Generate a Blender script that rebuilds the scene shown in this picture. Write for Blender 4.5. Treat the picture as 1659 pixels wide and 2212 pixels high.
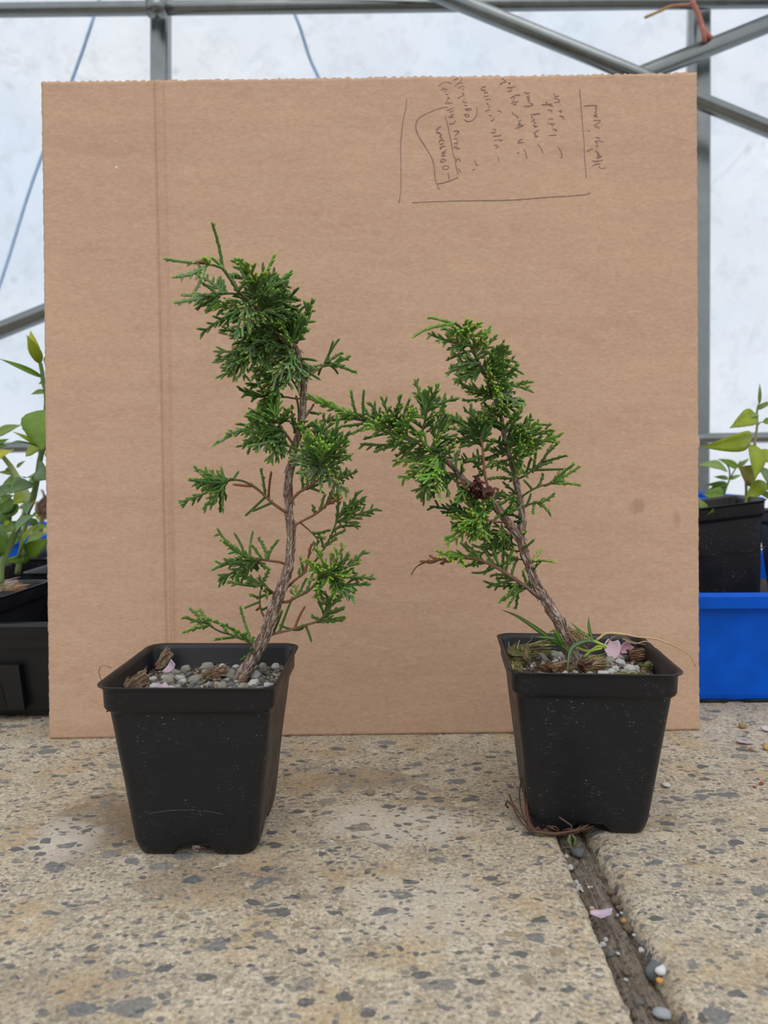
import bpy, bmesh, math, random
import numpy as np
from mathutils import Vector, Matrix, noise as mnoise

for o in list(bpy.data.objects):
    bpy.data.objects.remove(o)
SC = bpy.context.scene
COL = SC.collection
RNG = random.Random(7)

# ------------------------------------------------------------------ camera
FPX, PITCH, ROLL, CAMH = 1614.0, 0.0672, 0.0045, 0.222
cF = np.array([0, math.cos(PITCH), -math.sin(PITCH)])
cU = np.array([0, math.sin(PITCH), math.cos(PITCH)])
cR = np.array([1.0, 0, 0])
camR = math.cos(ROLL) * cR - math.sin(ROLL) * cU
camU = math.sin(ROLL) * cR + math.cos(ROLL) * cU
cam = bpy.data.cameras.new('camera')
cam.sensor_fit = 'VERTICAL'
cam.sensor_height = 36
cam.lens = 36 * FPX / 2212
cam.clip_start = 0.01
cam.dof.use_dof = True
cam.dof.focus_distance = 0.475
cam.dof.aperture_fstop = cam.lens / 2.6
cam_o = bpy.data.objects.new('camera', cam)
COL.objects.link(cam_o)
M = Matrix.Identity(4)
for i in range(3):
    M[i][0] = camR[i]; M[i][1] = camU[i]; M[i][2] = -cF[i]
M[2][3] = CAMH
cam_o.matrix_world = M
SC.camera = cam_o

# ------------------------------------------------------------------ light and exposure
SC.view_settings.view_transform = 'Standard'
SC.view_settings.look = 'None'
SC.view_settings.gamma = 1
SC.view_settings.exposure = 0.0
wd = bpy.data.worlds.new('overcast_sky'); SC.world = wd
wd.use_nodes = True
wn, wl = wd.node_tree.nodes, wd.node_tree.links
wn.clear()
wo = wn.new('ShaderNodeOutputWorld'); wb = wn.new('ShaderNodeBackground')
tc = wn.new('ShaderNodeTexCoord'); sx = wn.new('ShaderNodeSeparateXYZ')
rp = wn.new('ShaderNodeValToRGB'); mr = wn.new('ShaderNodeMapRange')
mr.inputs['From Min'].default_value = -1; mr.inputs['From Max'].default_value = 1
wl.new(tc.outputs['Generated'], sx.inputs[0]); wl.new(sx.outputs['Z'], mr.inputs['Value'])
wl.new(mr.outputs['Result'], rp.inputs['Fac']); # outdoors beyond the film wall the sky is brighter than under the roof
ot = wn.new('ShaderNodeMapRange'); ot.inputs['From Min'].default_value = 0.0; ot.inputs['From Max'].default_value = 0.6
ot.inputs['To Min'].default_value = 1.0; ot.inputs['To Max'].default_value = 1.42
wl.new(sx.outputs['Y'], ot.inputs['Value'])
vm = wn.new('ShaderNodeVectorMath'); vm.operation = 'SCALE'
wl.new(rp.outputs['Color'], vm.inputs[0]); wl.new(ot.outputs['Result'], vm.inputs['Scale'])
wl.new(vm.outputs[0], wb.inputs['Color'])
wl.new(wb.outputs[0], wo.inputs[0])
cr = rp.color_ramp
cr.elements[0].position = 0.0; cr.elements[0].color = (0.10, 0.10, 0.09, 1)
cr.elements[1].position = 1.0; cr.elements[1].color = (1.0, 1.0, 1.02, 1)
e = cr.elements.new(0.47); e.color = (0.22, 0.22, 0.21, 1)
e = cr.elements.new(0.54); e.color = (0.95, 0.98, 1.04, 1)
e = cr.elements.new(0.75); e.color = (1.0, 1.0, 1.03, 1)
wb.inputs['Strength'].default_value = 1.15
sun = bpy.data.lights.new('soft_sun', 'SUN'); sun.energy = 1.05; sun.angle = math.radians(50)
sun.color = (1.0, 0.98, 0.95)
sun_o = bpy.data.objects.new('soft_sun', sun); COL.objects.link(sun_o)
sun_o.rotation_euler = (math.radians(30), math.radians(8), 0)

# ------------------------------------------------------------------ helpers
def ray(px, py):
    xr = px - 829.5; yr = 1106 - py
    return cF + camR * xr / FPX + camU * yr / FPX
def W(px, py, Y):
    """world point seen at photo position (px, py), at distance Y along the room"""
    d = ray(px, py)
    return Vector(np.array([0, 0, CAMH]) + d * Y / d[1])
def G(px, py, z=0.0):
    d = ray(px, py); t = (z - CAMH) / d[2]
    return Vector(np.array([0, 0, CAMH]) + t * d)

class MB:
    def __init__(s): s.v = []; s.f = []; s.c = []; s.uv = []
    def add(s, verts, faces, cols=None, uvs=None):
        o = len(s.v)
        s.v += [tuple(v) for v in verts]
        s.f += [tuple(i + o for i in f) for f in faces]
        s.c += cols if cols is not None else [(1, 1, 1, 1)] * len(verts)
        s.uv += uvs if uvs is not None else [(0, 0)] * len(verts)
    def mesh(s, name, mat, smooth=True):
        me = bpy.data.meshes.new(name)
        me.from_pydata(s.v, [], s.f)
        if mat: me.materials.append(mat)
        a = me.color_attributes.new('col', 'FLOAT_COLOR', 'POINT')
        a.data.foreach_set('color', np.array(s.c, dtype=np.float32).ravel())
        ul = me.uv_layers.new(name='uv')
        li = np.empty(len(me.loops), dtype=np.int32); me.loops.foreach_get('vertex_index', li)
        ul.data.foreach_set('uv', np.array(s.uv, dtype=np.float32)[li].ravel())
        me.polygons.foreach_set('use_smooth', [smooth] * len(me.polygons))
        me.update()
        return me
    def build(s, name, mat, parent=None, smooth=True, loc=None):
        me = s.mesh(name, mat, smooth)
        o = bpy.data.objects.new(name, me); COL.objects.link(o)
        if loc is not None:
            me.transform(Matrix.Translation(-Vector(loc))); o.location = loc
        if parent is not None:
            o.parent = parent
            if loc is None: o.matrix_parent_inverse = parent_world(parent).inverted()
        return o
def parent_world(o):
    m = o.matrix_basis.copy()
    if o.parent: m = parent_world(o.parent) @ o.matrix_parent_inverse @ m
    return m
def tag(o, label=None, cat=None, group=None, kind=None):
    if label: o['label'] = label
    if cat: o['category'] = cat
    if group: o['group'] = group
    if kind: o['kind'] = kind
    return o
def thing(name, loc, label, cat, group=None):
    o = bpy.data.objects.new(name, None); COL.objects.link(o)
    o.location = loc; o.empty_display_size = 0.02
    return tag(o, label, cat, group)

def catmull(pts, step):
    P = [np.array(p, dtype=float) for p in pts]
    if len(P) == 2:
        n = max(2, int(np.linalg.norm(P[1][:3] - P[0][:3]) / step) + 1)
        return [P[0] + (P[1] - P[0]) * t for t in np.linspace(0, 1, n)]
    Q = [2 * P[0] - P[1]] + P + [2 * P[-1] - P[-2]]
    out = []
    for i in range(1, len(Q) - 2):
        a, b, c, d = Q[i - 1:i + 3]
        n = max(1, int(np.linalg.norm(c[:3] - b[:3]) / step))
        for k in range(n):
            t = k / n
            out.append(0.5 * ((2 * b) + (c - a) * t + (2 * a - 5 * b + 4 * c - d) * t * t + (3 * b - a - 3 * c + d) * t ** 3))
    out.append(P[-1])
    return out

def tube(mb, pts, rad, sides=6, cols=None, cap=True, bump=0.0, seed=0.0, uvscale=1.0, flat=1.0):
    """skin a polyline; rad and cols one per point"""
    n = len(pts)
    P = [Vector(p[:3]) for p in pts]
    T = []
    for i in range(n):
        d = P[min(i + 1, n - 1)] - P[max(i - 1, 0)]
        T.append(d.normalized() if d.length > 1e-9 else Vector((0, 0, 1)))
    nrm = T[0].cross(Vector((0.13, -1, 0.07)))
    if nrm.length < 1e-3: nrm = T[0].cross(Vector((1, 0, 0)))
    nrm.normalize()
    V = []; F = []; C = []; U = []
    L = 0
    for i in range(n):
        if i:
            L += (P[i] - P[i - 1]).length
            nrm = nrm - T[i] * nrm.dot(T[i])
            if nrm.length < 1e-6: nrm = T[i].orthogonal()
            nrm.normalize()
        b = T[i].cross(nrm)
        for k in range(sides):
            a = 2 * math.pi * k / sides
            r = rad[i]
            if bump:
                r *= 1 + bump * mnoise.noise(Vector((math.cos(a) * 1.6 + seed, math.sin(a) * 1.6, L * 160)))
                r *= 1 + 0.5 * bump * mnoise.noise(Vector((math.cos(a) * 5 + seed, math.sin(a) * 5, L * 500 + 7)))
            V.append(P[i] + nrm * (math.cos(a) * r) + b * (math.sin(a) * r * flat))
            C.append(cols[i] if cols is not None else (1, 1, 1, 1))
            U.append((abs(k / sides - 0.5) * 2 * uvscale, L))
    for i in range(n - 1):
        for k in range(sides):
            k2 = (k + 1) % sides
            F.append((i * sides + k, i * sides + k2, (i + 1) * sides + k2, (i + 1) * sides + k))
    if cap:
        F.append(tuple(reversed(range(sides)))); F.append(tuple(range((n - 1) * sides, n * sides)))
    mb.add(V, F, C, U)

def box(mb, lo, hi):
    x0, y0, z0 = lo; x1, y1, z1 = hi
    v = [(x0, y0, z0), (x1, y0, z0), (x1, y1, z0), (x0, y1, z0), (x0, y0, z1), (x1, y0, z1), (x1, y1, z1), (x0, y1, z1)]
    mb.add(v, [(0, 3, 2, 1), (4, 5, 6, 7), (0, 1, 5, 4), (1, 2, 6, 5), (2, 3, 7, 6), (3, 0, 4, 7)])

# ------------------------------------------------------------------ materials
class NT:
    def __init__(s, name):
        s.m = bpy.data.materials.new(name); s.m.use_nodes = True
        s.n = s.m.node_tree.nodes; s.l = s.m.node_tree.links
        s.n.clear()
        s.out = s.n.new('ShaderNodeOutputMaterial')
        s.p = s.n.new('ShaderNodeBsdfPrincipled')
        s.l.new(s.p.outputs[0], s.out.inputs[0])
        s.co = s.n.new('ShaderNodeTexCoord').outputs['Object']
    def put(s, sock, v):
        if hasattr(v, 'is_linked') or isinstance(v, bpy.types.NodeSocket): s.l.new(v, sock)
        elif v is not None:
            if isinstance(v, (tuple, list)) and len(v) == 3 and len(sock.default_value) == 4: v = (*v, 1)
            sock.default_value = v
    def set(s, **k):
        for a, v in k.items(): s.put(s.p.inputs[{'color': 'Base Color', 'rough': 'Roughness', 'metal': 'Metallic', 'spec': 'Specular IOR Level', 'normal': 'Normal', 'sub': 'Subsurface Weight', 'coat': 'Coat Weight'}[a]], v)
    def noise(s, scale, vec=None, detail=3, rough=0.55, dist=0.0, out='Fac'):
        n = s.n.new('ShaderNodeTexNoise'); n.inputs['Scale'].default_value = scale
        n.inputs['Detail'].default_value = detail; n.inputs['Roughness'].default_value = rough
        n.inputs['Distortion'].default_value = dist
        s.l.new(vec if vec is not None else s.co, n.inputs['Vector'])
        return n.outputs[out]
    def voro(s, scale, vec=None, feature='F1', rnd=1.0):
        n = s.n.new('ShaderNodeTexVoronoi'); n.feature = feature
        n.inputs['Scale'].default_value = scale; n.inputs['Randomness'].default_value = rnd
        s.l.new(vec if vec is not None else s.co, n.inputs['Vector'])
        return n
    def ramp(s, fac, stops, interp='LINEAR'):
        n = s.n.new('ShaderNodeValToRGB'); c = n.color_ramp; c.interpolation = interp
        while len(c.elements) < len(stops): c.elements.new(0.5)
        for e, (p, v) in zip(c.elements, stops):
            e.position = p; e.color = (v, v, v, 1) if isinstance(v, (int, float)) else (*v, 1)
        s.l.new(fac, n.inputs[0])
        return n.outputs[0]
    def math(s, op, a, b=None, c=None, clamp=False):
        n = s.n.new('ShaderNodeMath'); n.operation = op; n.use_clamp = clamp
        for i, v in enumerate((a, b, c)):
            if v is not None: s.put(n.inputs[i], v)
        return n.outputs[0]
    def mix(s, fac, a, b, mode='MIX'):
        n = s.n.new('ShaderNodeMix'); n.data_type = 'RGBA'; n.blend_type = mode
        s.put(n.inputs[0], fac); s.put(n.inputs[6], a); s.put(n.inputs[7], b)
        return n.outputs[2]
    def mapping(s, vec=None, scale=(1, 1, 1), loc=(0, 0, 0), rot=(0, 0, 0)):
        n = s.n.new('ShaderNodeMapping'); n.inputs['Scale'].default_value = scale
        n.inputs['Location'].default_value = loc; n.inputs['Rotation'].default_value = rot
        s.l.new(vec if vec is not None else s.co, n.inputs[0])
        return n.outputs[0]
    def warp(s, vec, scale, amt):
        nz = s.noise(scale, vec, detail=2, out='Color')
        a = s.n.new('ShaderNodeVectorMath'); a.operation = 'MULTIPLY_ADD'
        s.l.new(nz, a.inputs[0]); a.inputs[1].default_value = (amt,) * 3
        s.l.new(vec, a.inputs[2])
        return a.outputs[0]
    def bump(s, h, strength=0.5, dist=0.001, normal=None):
        n = s.n.new('ShaderNodeBump'); n.inputs['Strength'].default_value = strength
        n.inputs['Distance'].default_value = dist
        s.l.new(h, n.inputs['Height'])
        if normal is not None: s.l.new(normal, n.inputs['Normal'])
        return n.outputs[0]
    def attr(s, name, out='Color'):
        n = s.n.new('ShaderNodeAttribute'); n.attribute_name = name
        return n.outputs[out]
    def xyz(s, vec=None):
        n = s.n.new('ShaderNodeSeparateXYZ'); s.l.new(vec if vec is not None else s.co, n.inputs[0])
        return n.outputs
    def spot(s, cx, cy, rx, ry, nz, amt=0.6, axes=(0, 1)):
        """soft-edged irregular patch mask centred in object space"""
        o = s.xyz()
        dx = s.math('DIVIDE', s.math('SUBTRACT', o[axes[0]], cx), rx)
        dy = s.math('DIVIDE', s.math('SUBTRACT', o[axes[1]], cy), ry)
        d = s.math('SQRT', s.math('ADD', s.math('MULTIPLY', dx, dx), s.math('MULTIPLY', dy, dy)))
        d = s.math('ADD', d, s.math('MULTIPLY', s.math('SUBTRACT', nz, 0.5), amt * 3))
        return s.ramp(d, [(0.35, 1.0), (1.0, 0.0)], 'EASE')

def simple(name, col, rough=0.6, var=0.25, scale=300, bump=0.3, dist=0.0005, spec=0.4):
    t = NT(name)
    n = t.noise(scale)
    c = t.mix(t.ramp(n, [(0.3, 0.0), (0.7, 1.0)]), tuple(x * (1 - var) for x in col), tuple(min(1, x * (1 + var)) for x in col))
    t.set(color=c, rough=rough, spec=spec, normal=t.bump(n, bump, dist))
    return t.m

def mat_concrete(name='exposed_aggregate', dark=1.0):
    t = NT(name)
    n1 = t.noise(9, detail=4); n2 = t.noise(60, detail=5, rough=0.7); n3 = t.noise(430, detail=4, rough=0.75)
    base = t.mix(t.ramp(n1, [(0.35, 0.0), (0.68, 1.0)]), (0.330, 0.275, 0.196), (0.302, 0.274, 0.218))
    base = t.mix(t.math('MULTIPLY', t.ramp(n2, [(0.4, 0.0), (0.68, 1.0)]), 0.8), base, (0.50, 0.44, 0.34))
    base = t.mix(t.ramp(n3, [(0.37, 0.75), (0.49, 0.0)]), base, (0.10, 0.085, 0.068))
    base = t.mix(t.ramp(n3, [(0.54, 0.0), (0.66, 0.7)]), base, (0.68, 0.60, 0.45))
    h = t.math('MULTIPLY', n3, 0.25)
    # rust and damp stains with edges of their own
    ns = t.noise(38, detail=5, rough=0.65)
    for cx, cy, rx, ry, a in ((-0.165, 0.455, 0.05, 0.06, 0.75), (-0.02, 0.51, 0.07, 0.03, 0.5), (-0.09, 0.385, 0.06, 0.03, 0.45), (0.03, 0.47, 0.05, 0.02, 0.35), (-0.14, 0.30, 0.05, 0.03, 0.3)):
        base = t.mix(t.math('MULTIPLY', t.spot(cx, cy, rx, ry, ns), a), base, (0.16, 0.105, 0.055))
    ny = t.noise(24, detail=4)
    base = t.mix(t.math('MULTIPLY', t.ramp(ny, [(0.50, 0.0), (0.68, 1.0)]), 0.5), base, (0.36, 0.25, 0.12))
    for cx, cy, rx, ry, a in ((0.005, 0.445, 0.06, 0.035, 0.5), (-0.19, 0.43, 0.03, 0.03, 0.55), (0.02, 0.36, 0.05, 0.04, 0.3)):
        base = t.mix(t.math('MULTIPLY', t.spot(cx, cy, rx, ry, ns), a), base, (0.52, 0.49, 0.43))
    # stones of several sizes
    w = t.warp(t.co, 45, 0.012)
    for sc, keep, rmin, rmax, amt, seed in ((62, 0.52, 0.16, 0.40, 0.95, 0.0), (120, 0.40, 0.16, 0.44, 0.9, 3.1), (230, 0.34, 0.2, 0.46, 0.85, 7.7), (48, 0.86, 0.15, 0.32, 0.85, 11.3)):
        wv = t.mapping(w, scale=(0.78, 1.18, 1), loc=(seed, seed * 0.7, 0), rot=(0, 0, seed * 0.13))
        v = t.voro(sc, t.warp(wv, sc * 2.4, 0.55 / sc))
        rc = t.xyz(v.outputs['Color'])
        has = t.math('GREATER_THAN', rc[0], keep)
        rad = t.math('ADD', t.math('MULTIPLY', rc[1], rmax - rmin), rmin)
        mask = t.math('SUBTRACT', rad, v.outputs['Distance'])
        mask = t.math('MULTIPLY', t.math('MULTIPLY', mask, 22, clamp=True), has)
        col = t.ramp(rc[2], [(0.0, (0.075, 0.080, 0.085)), (0.35, (0.115, 0.12, 0.123)), (0.62, (0.17, 0.172, 0.168)), (0.80, (0.24, 0.225, 0.19)), (0.9, (0.30, 0.23, 0.14)), (1.0, (0.6, 0.55, 0.44))])
        if sc == 48: col = t.ramp(rc[2], [(0.0, (0.55, 0.52, 0.44)), (0.6, (0.52, 0.46, 0.32)), (1.0, (0.42, 0.38, 0.32))])
        nc = t.noise(420, detail=3)
        col = t.mix(t.ramp(nc, [(0.35, 0.45), (0.6, 0.0)]), col, (0.05, 0.052, 0.055))
        col = t.mix(t.ramp(nc, [(0.58, 0.0), (0.75, 0.5)]), col, (0.30, 0.29, 0.26))
        base = t.mix(t.math('MULTIPLY', mask, amt), base, col)
        h = t.math('ADD', h, t.math('MULTIPLY', mask, 0.35))
    t.set(color=base, rough=t.ramp(n2, [(0.3, 0.62), (0.7, 0.85)]), spec=0.3, normal=t.bump(h, 0.55, 0.0012))
    return t.m

def mat_black_plastic(name, dust=1.0, scuff=False):
    t = NT(name)
    n1 = t.noise(2200, detail=1); n2 = t.noise(55, detail=4)
    v = t.voro(620, t.warp(t.co, 200, 0.004))
    rc = t.xyz(v.outputs['Color'])
    sp = t.math('MULTIPLY', t.math('LESS_THAN', v.outputs['Distance'], t.math('MULTIPLY', rc[1], 0.17)), t.math('GREATER_THAN', rc[0], 0.62))
    patch = t.ramp(n2, [(0.47, 0.08), (0.66, 0.85)])
    dm = t.math('MULTIPLY', sp, patch)
    st = t.mapping(t.co, scale=(40, 40, 260), rot=(0.5, 0.2, 0.3))
    sm = t.ramp(t.noise(6, st, detail=4, rough=0.7), [(0.60, 0.0), (0.76, 0.45)])
    dm = t.math('MAXIMUM', dm, t.math('MULTIPLY', t.math('MULTIPLY', sm, patch), 0.7))
    if scuff:
        o = t.xyz()
        dx = t.math('SUBTRACT', o[0], -0.004); dz = t.math('SUBTRACT', o[2], -0.062)
        d = t.math('SQRT', t.math('ADD', t.math('MULTIPLY', dx, dx), t.math('MULTIPLY', dz, dz)))
        arc = t.math('LESS_THAN', t.math('ABSOLUTE', t.math('SUBTRACT', d, 0.0905)), 0.00016)
        arc = t.math('MULTIPLY', arc, t.math('LESS_THAN', t.math('ABSOLUTE', dx), 0.021))
        arc = t.math('MULTIPLY', arc, t.math('LESS_THAN', o[1], 0.0))
        dm = t.math('MAXIMUM', dm, t.math('MULTIPLY', arc, t.ramp(n1, [(0.4, 0.0), (0.65, 0.35)])))
    col = t.mix(t.math('MULTIPLY', dm, dust), (0.0085, 0.0092, 0.0115), (0.50, 0.48, 0.45))
    rough = t.math('ADD', t.ramp(n2, [(0.3, 0.34), (0.7, 0.5)]), t.math('MULTIPLY', dm, 0.4))
    t.set(color=col, rough=rough, spec=0.32, normal=t.bump(n1, 0.06, 0.0003))
    return t.m

def mat_cardboard():
    t = NT('kraft_cardboard')
    st = t.mapping(t.co, scale=(1, 1, 3.2))
    a = t.noise(9, st, detail=5); b = t.noise(60, st, detail=4, rough=0.65); c = t.noise(420, t.mapping(t.co, scale=(0.55, 1, 1.3)), detail=3, rough=0.7)
    col = t.mix(t.ramp(a, [(0.35, 0.0), (0.65, 1.0)]), (0.452, 0.292, 0.199), (0.492, 0.326, 0.222))
    col = t.mix(t.math('MULTIPLY', t.ramp(b, [(0.4, 0.0), (0.62, 1.0)]), 0.4), col, (0.535, 0.364, 0.254))
    col = t.mix(t.math('MULTIPLY', t.ramp(c, [(0.35, 1.0), (0.5, 0.0)]), 0.28), col, (0.33, 0.20, 0.136))
    col = t.mix(t.math('MULTIPLY', t.ramp(c, [(0.55, 0.0), (0.7, 1.0)]), 0.35), col, (0.62, 0.44, 0.33))
    # fibre flecks, dark and pale
    for sc, rot, keep, cc in ((90, 0.5, 0.80, (0.16, 0.09, 0.05)), (110, -0.7, 0.84, (0.14, 0.085, 0.05)), (70, 0.15, 0.86, (0.70, 0.55, 0.42)), (140, 1.1, 0.80, (0.20, 0.12, 0.07))):
        m = t.mapping(t.co, scale=(1, 0.05, 3.6), rot=(0, rot, 0), loc=(rot * 3, 0, rot))
        v = t.voro(sc, t.warp(m, sc, 0.3 / sc)); rc = t.xyz(v.outputs['Color'])
        k = t.math('MULTIPLY', t.math('LESS_THAN', v.outputs['Distance'], t.math('MULTIPLY', rc[1], 0.13)), t.math('GREATER_THAN', rc[0], keep))
        col = t.mix(t.math('MULTIPLY', k, 0.55), col, cc)
    ns = t.noise(70, detail=4)
    p = BOARD(1380, 1095)
    col = t.mix(t.math('MULTIPLY', t.spot(p.x, p.z, 0.010, 0.009, ns, 0.9, (0, 2)), 0.34), col, (0.20, 0.10, 0.06))
    p = BOARD(1462, 1122)
    col = t.mix(t.math('MULTIPLY', t.spot(p.x, p.z, 0.005, 0.009, ns, 0.5, (0, 2)), 0.3), col, (0.24, 0.13, 0.08))
    p = BOARD(251, 360)
    col = t.mix(t.spot(p.x, p.z, 0.0022, 0.0016, ns, 0.8, (0, 2)), col, (0.72, 0.62, 0.54))
    t.set(color=col, rough=0.86, spec=0.2, normal=t.bump(t.math('ADD', c, t.math('MULTIPLY', b, 0.6)), 0.12, 0.0005))
    return t.m

def mat_vcol(name, rough=0.55, scale=900, amt=0.35, bump=0.3, dist=0.0003, spec=0.35, trans=0.0, sub=0.0):
    t = NT(name)
    c = t.attr('col')
    n = t.noise(scale, detail=2)
    c = t.mix(t.ramp(n, [(0.3, amt), (0.6, 0.0)]), c, t.mix(1.0, c, (0.55, 0.55, 0.5), 'MULTIPLY'))
    t.set(color=c, rough=rough, spec=spec, normal=t.bump(n, bump, dist))
    if trans:
        tr = t.n.new('ShaderNodeBsdfTranslucent'); t.l.new(c, tr.inputs[0])
        mx = t.n.new('ShaderNodeMixShader'); mx.inputs[0].default_value = trans
        t.l.new(t.p.outputs[0], mx.inputs[1]); t.l.new(tr.outputs[0], mx.inputs[2]); t.l.new(mx.outputs[0], t.out.inputs[0])
    return t.m

def mat_bark(name, flake=1.0):
    t = NT(name)
    c = t.attr('col')
    uv = t.n.new('ShaderNodeUVMap'); uv.uv_map = 'uv'
    m = t.mapping(uv.outputs[0], scale=(3.0, 95, 1))
    a = t.noise(1.6, m, detail=4, rough=0.6, dist=1.2); b = t.noise(5, m, detail=3, rough=0.7, dist=0.6)
    m2 = t.mapping(uv.outputs[0], scale=(7, 42, 1)); f = t.noise(1.4, m2, detail=4, rough=0.65, dist=0.8)
    col = t.mix(t.math('MULTIPLY', t.ramp(a, [(0.50, 0.0), (0.58, 0.95)]), flake), c, (0.46, 0.37, 0.30))
    col = t.mix(t.math('MULTIPLY', t.ramp(f, [(0.38, 0.75), (0.5, 0.0)]), 1.0), col, (0.035, 0.019, 0.012))
    col = t.mix(t.math('MULTIPLY', t.ramp(b, [(0.55, 0.0), (0.68, 0.8)]), flake), col, (0.58, 0.50, 0.43))
    h = t.math('ADD', a, t.math('MULTIPLY', f, 0.9))
    t.set(color=col, rough=0.8, spec=0.25, normal=t.bump(h, 0.8, 0.0012))
    return t.m

def mat_film():
    t = NT('greenhouse_film')
    n = t.noise(2.2, detail=4); d = t.noise(16, detail=5, rough=0.7)
    c = t.mix(t.ramp(n, [(0.35, 0.0), (0.65, 1.0)]), (0.77, 0.865, 0.98), (0.92, 0.955, 1.0))
    c = t.mix(t.ramp(d, [(0.50, 0.0), (0.72, 0.42)]), c, (0.56, 0.60, 0.65))
    g = t.voro(26, t.warp(t.co, 9, 0.05)); rc = t.xyz(g.outputs['Color'])
    k = t.math('MULTIPLY', t.ramp(g.outputs['Distance'], [(0.05, 0.5), (0.32, 0.0)]), t.math('GREATER_THAN', rc[0], 0.78))
    c = t.mix(k, c, (0.55, 0.60, 0.64))
    w = t.noise(7, t.warp(t.mapping(scale=(1, 1, 0.6)), 3, 0.3), detail=3, rough=0.5, dist=0.7)
    nb = t.bump(w, 0.42, 0.03)
    tr = t.n.new('ShaderNodeBsdfTranslucent'); t.l.new(c, tr.inputs[0]); t.l.new(nb, tr.inputs['Normal'])
    t.set(color=c, rough=0.35, spec=0.3, normal=nb)
    mx = t.n.new('ShaderNodeMixShader'); mx.inputs[0].default_value = 0.9
    t.l.new(t.p.outputs[0], mx.inputs[1]); t.l.new(tr.outputs[0], mx.inputs[2]); t.l.new(mx.outputs[0], t.out.inputs[0])
    return t.m

def mat_steel():
    t = NT('galvanized_steel')
    n = t.noise(35, detail=4)
    c = t.mix(n, (0.15, 0.165, 0.165), (0.25, 0.27, 0.27))
    t.set(color=c, rough=t.ramp(n, [(0.3, 0.22), (0.7, 0.34)]), metal=0.95, normal=t.bump(n, 0.1, 0.001))
    return t.m

# ------------------------------------------------------------------ the board's own plane (needed by its material)
BL, BR = G(107, 1598), G(1511, 1578)
TL, TR = W(89, 177, 0.618), W(1505, 157, 0.633)
B_ux = (BR - BL).normalized()
B_n = (BR - BL).cross(TL - BL).normalized()          # points away from the camera
if B_n.y < 0: B_n = -B_n
def BOARDW(px, py, off=0.0):
    d = Vector(ray(px, py)); o = Vector((0, 0, CAMH))
    t = (BL - o).dot(B_n) / d.dot(B_n)
    return o + d * t - B_n * off
B_loc = (BL + BR) / 2
def BOARD(px, py): return BOARDW(px, py) - B_loc

M_floor = mat_concrete()
M_pot = mat_black_plastic('black_pot_plastic', 0.9, True)
M_potb = mat_black_plastic('black_pot_plastic_chalky', 1.3)
M_tray = simple('tray_black', (0.005, 0.0052, 0.006), 0.38, 0.2, 60, 0.1, 0.0005, spec=0.35)
M_card = mat_cardboard()
M_leafv = mat_vcol('juniper_scale_leaf', 0.55, 1500, 0.35, 0.5, 0.0003, 0.18)
M_bark = mat_bark('shedding_bark', 1.0)
M_twig = mat_bark('young_reddish_bark', 0.35)
M_broad = mat_vcol('broad_leaf', 0.45, 160, 0.25, 0.2, 0.0008, 0.4, trans=0.42)
M_soft = mat_vcol('plain_tinted', 0.7, 600, 0.35, 0.4, 0.0006, 0.3)
M_petal = mat_vcol('petal', 0.55, 250, 0.12, 0.2, 0.0003, 0.3, trans=0.35)
M_steel = mat_steel()
M_film = mat_film()
M_blue = simple('blue_plastic', (0.0005, 0.080, 0.50), 0.45, 0.12, 40, 0.05, 0.0005, spec=0.12)
M_soil = simple('dark_potting_soil', (0.045, 0.033, 0.024), 0.9, 0.6, 500, 0.9, 0.002)
M_ink = simple('purple_brown_ink', (0.235, 0.15, 0.14), 0.7, 0.3, 260, 0.0, 0.0001)

# ------------------------------------------------------------------ setting: floor with an open joint
def make_floor():
    mb = MB()
    ys = [-1.2, -0.6, 0.0] + list(np.arange(0.2, 0.66, 0.0025)) + [0.75, 1.0, 1.3, 1.62]
    def nz(x, y, s, k=0.0): return mnoise.noise(Vector((x * s, y * s, k)))
    rows = []
    for y in ys:
        js = 0.026 * (y - 0.424)
        jl = js + 0.1020 + 0.0014 * nz(0, y, 60) + 0.0012 * nz(0, y, 210) + 0.0009 * nz(0, y, 500, 3)
        jr = js + 0.1225 + 0.0008 * nz(5, y, 40) + 0.0004 * nz(5, y, 300)
        ch = max(0, nz(9, y, 90)) * 0.003
        row = [(-2.2, 0), (-0.4, 0), (-0.1, 0), (jl - 0.02, 0), (jl - 0.008, 0.0), (jl - 0.003 - ch, -0.0002), (jl - 0.0012 - ch * 0.5, -0.0010), (jl, -0.0032), (jl + 0.0006, -0.012), (jl + 0.001, -0.02),
               (jr - 0.0020, -0.02), (jr - 0.0010, -0.012), (jr, -0.0075), (jr + 0.0014, -0.0050), (jr + 0.0032, -0.0028), (jr + 0.0055, -0.0012), (jr + 0.009, -0.0002), (jr + 0.013, 0), (jr + 0.03, 0), (0.4, 0), (2.2, 0)]
        rows.append([(x + (0.0003 * nz(x, y, 700) if -0.02 < z < 0 else 0), y, z + (0.0005 * nz(x, y, 500, 2) if -0.02 < z < -0.0001 else 0)) for x, z in row])
    n = len(rows[0])
    F = [(j * n + i, j * n + i + 1, (j + 1) * n + i + 1, (j + 1) * n + i) for j in range(len(ys) - 1) for i in range(n - 1)]
    mb.add([p for r in rows for p in r], F)
    return tag(mb.build('floor', M_floor), 'exposed aggregate concrete floor slabs with an open joint', 'floor', kind='structure')
make_floor()
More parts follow.
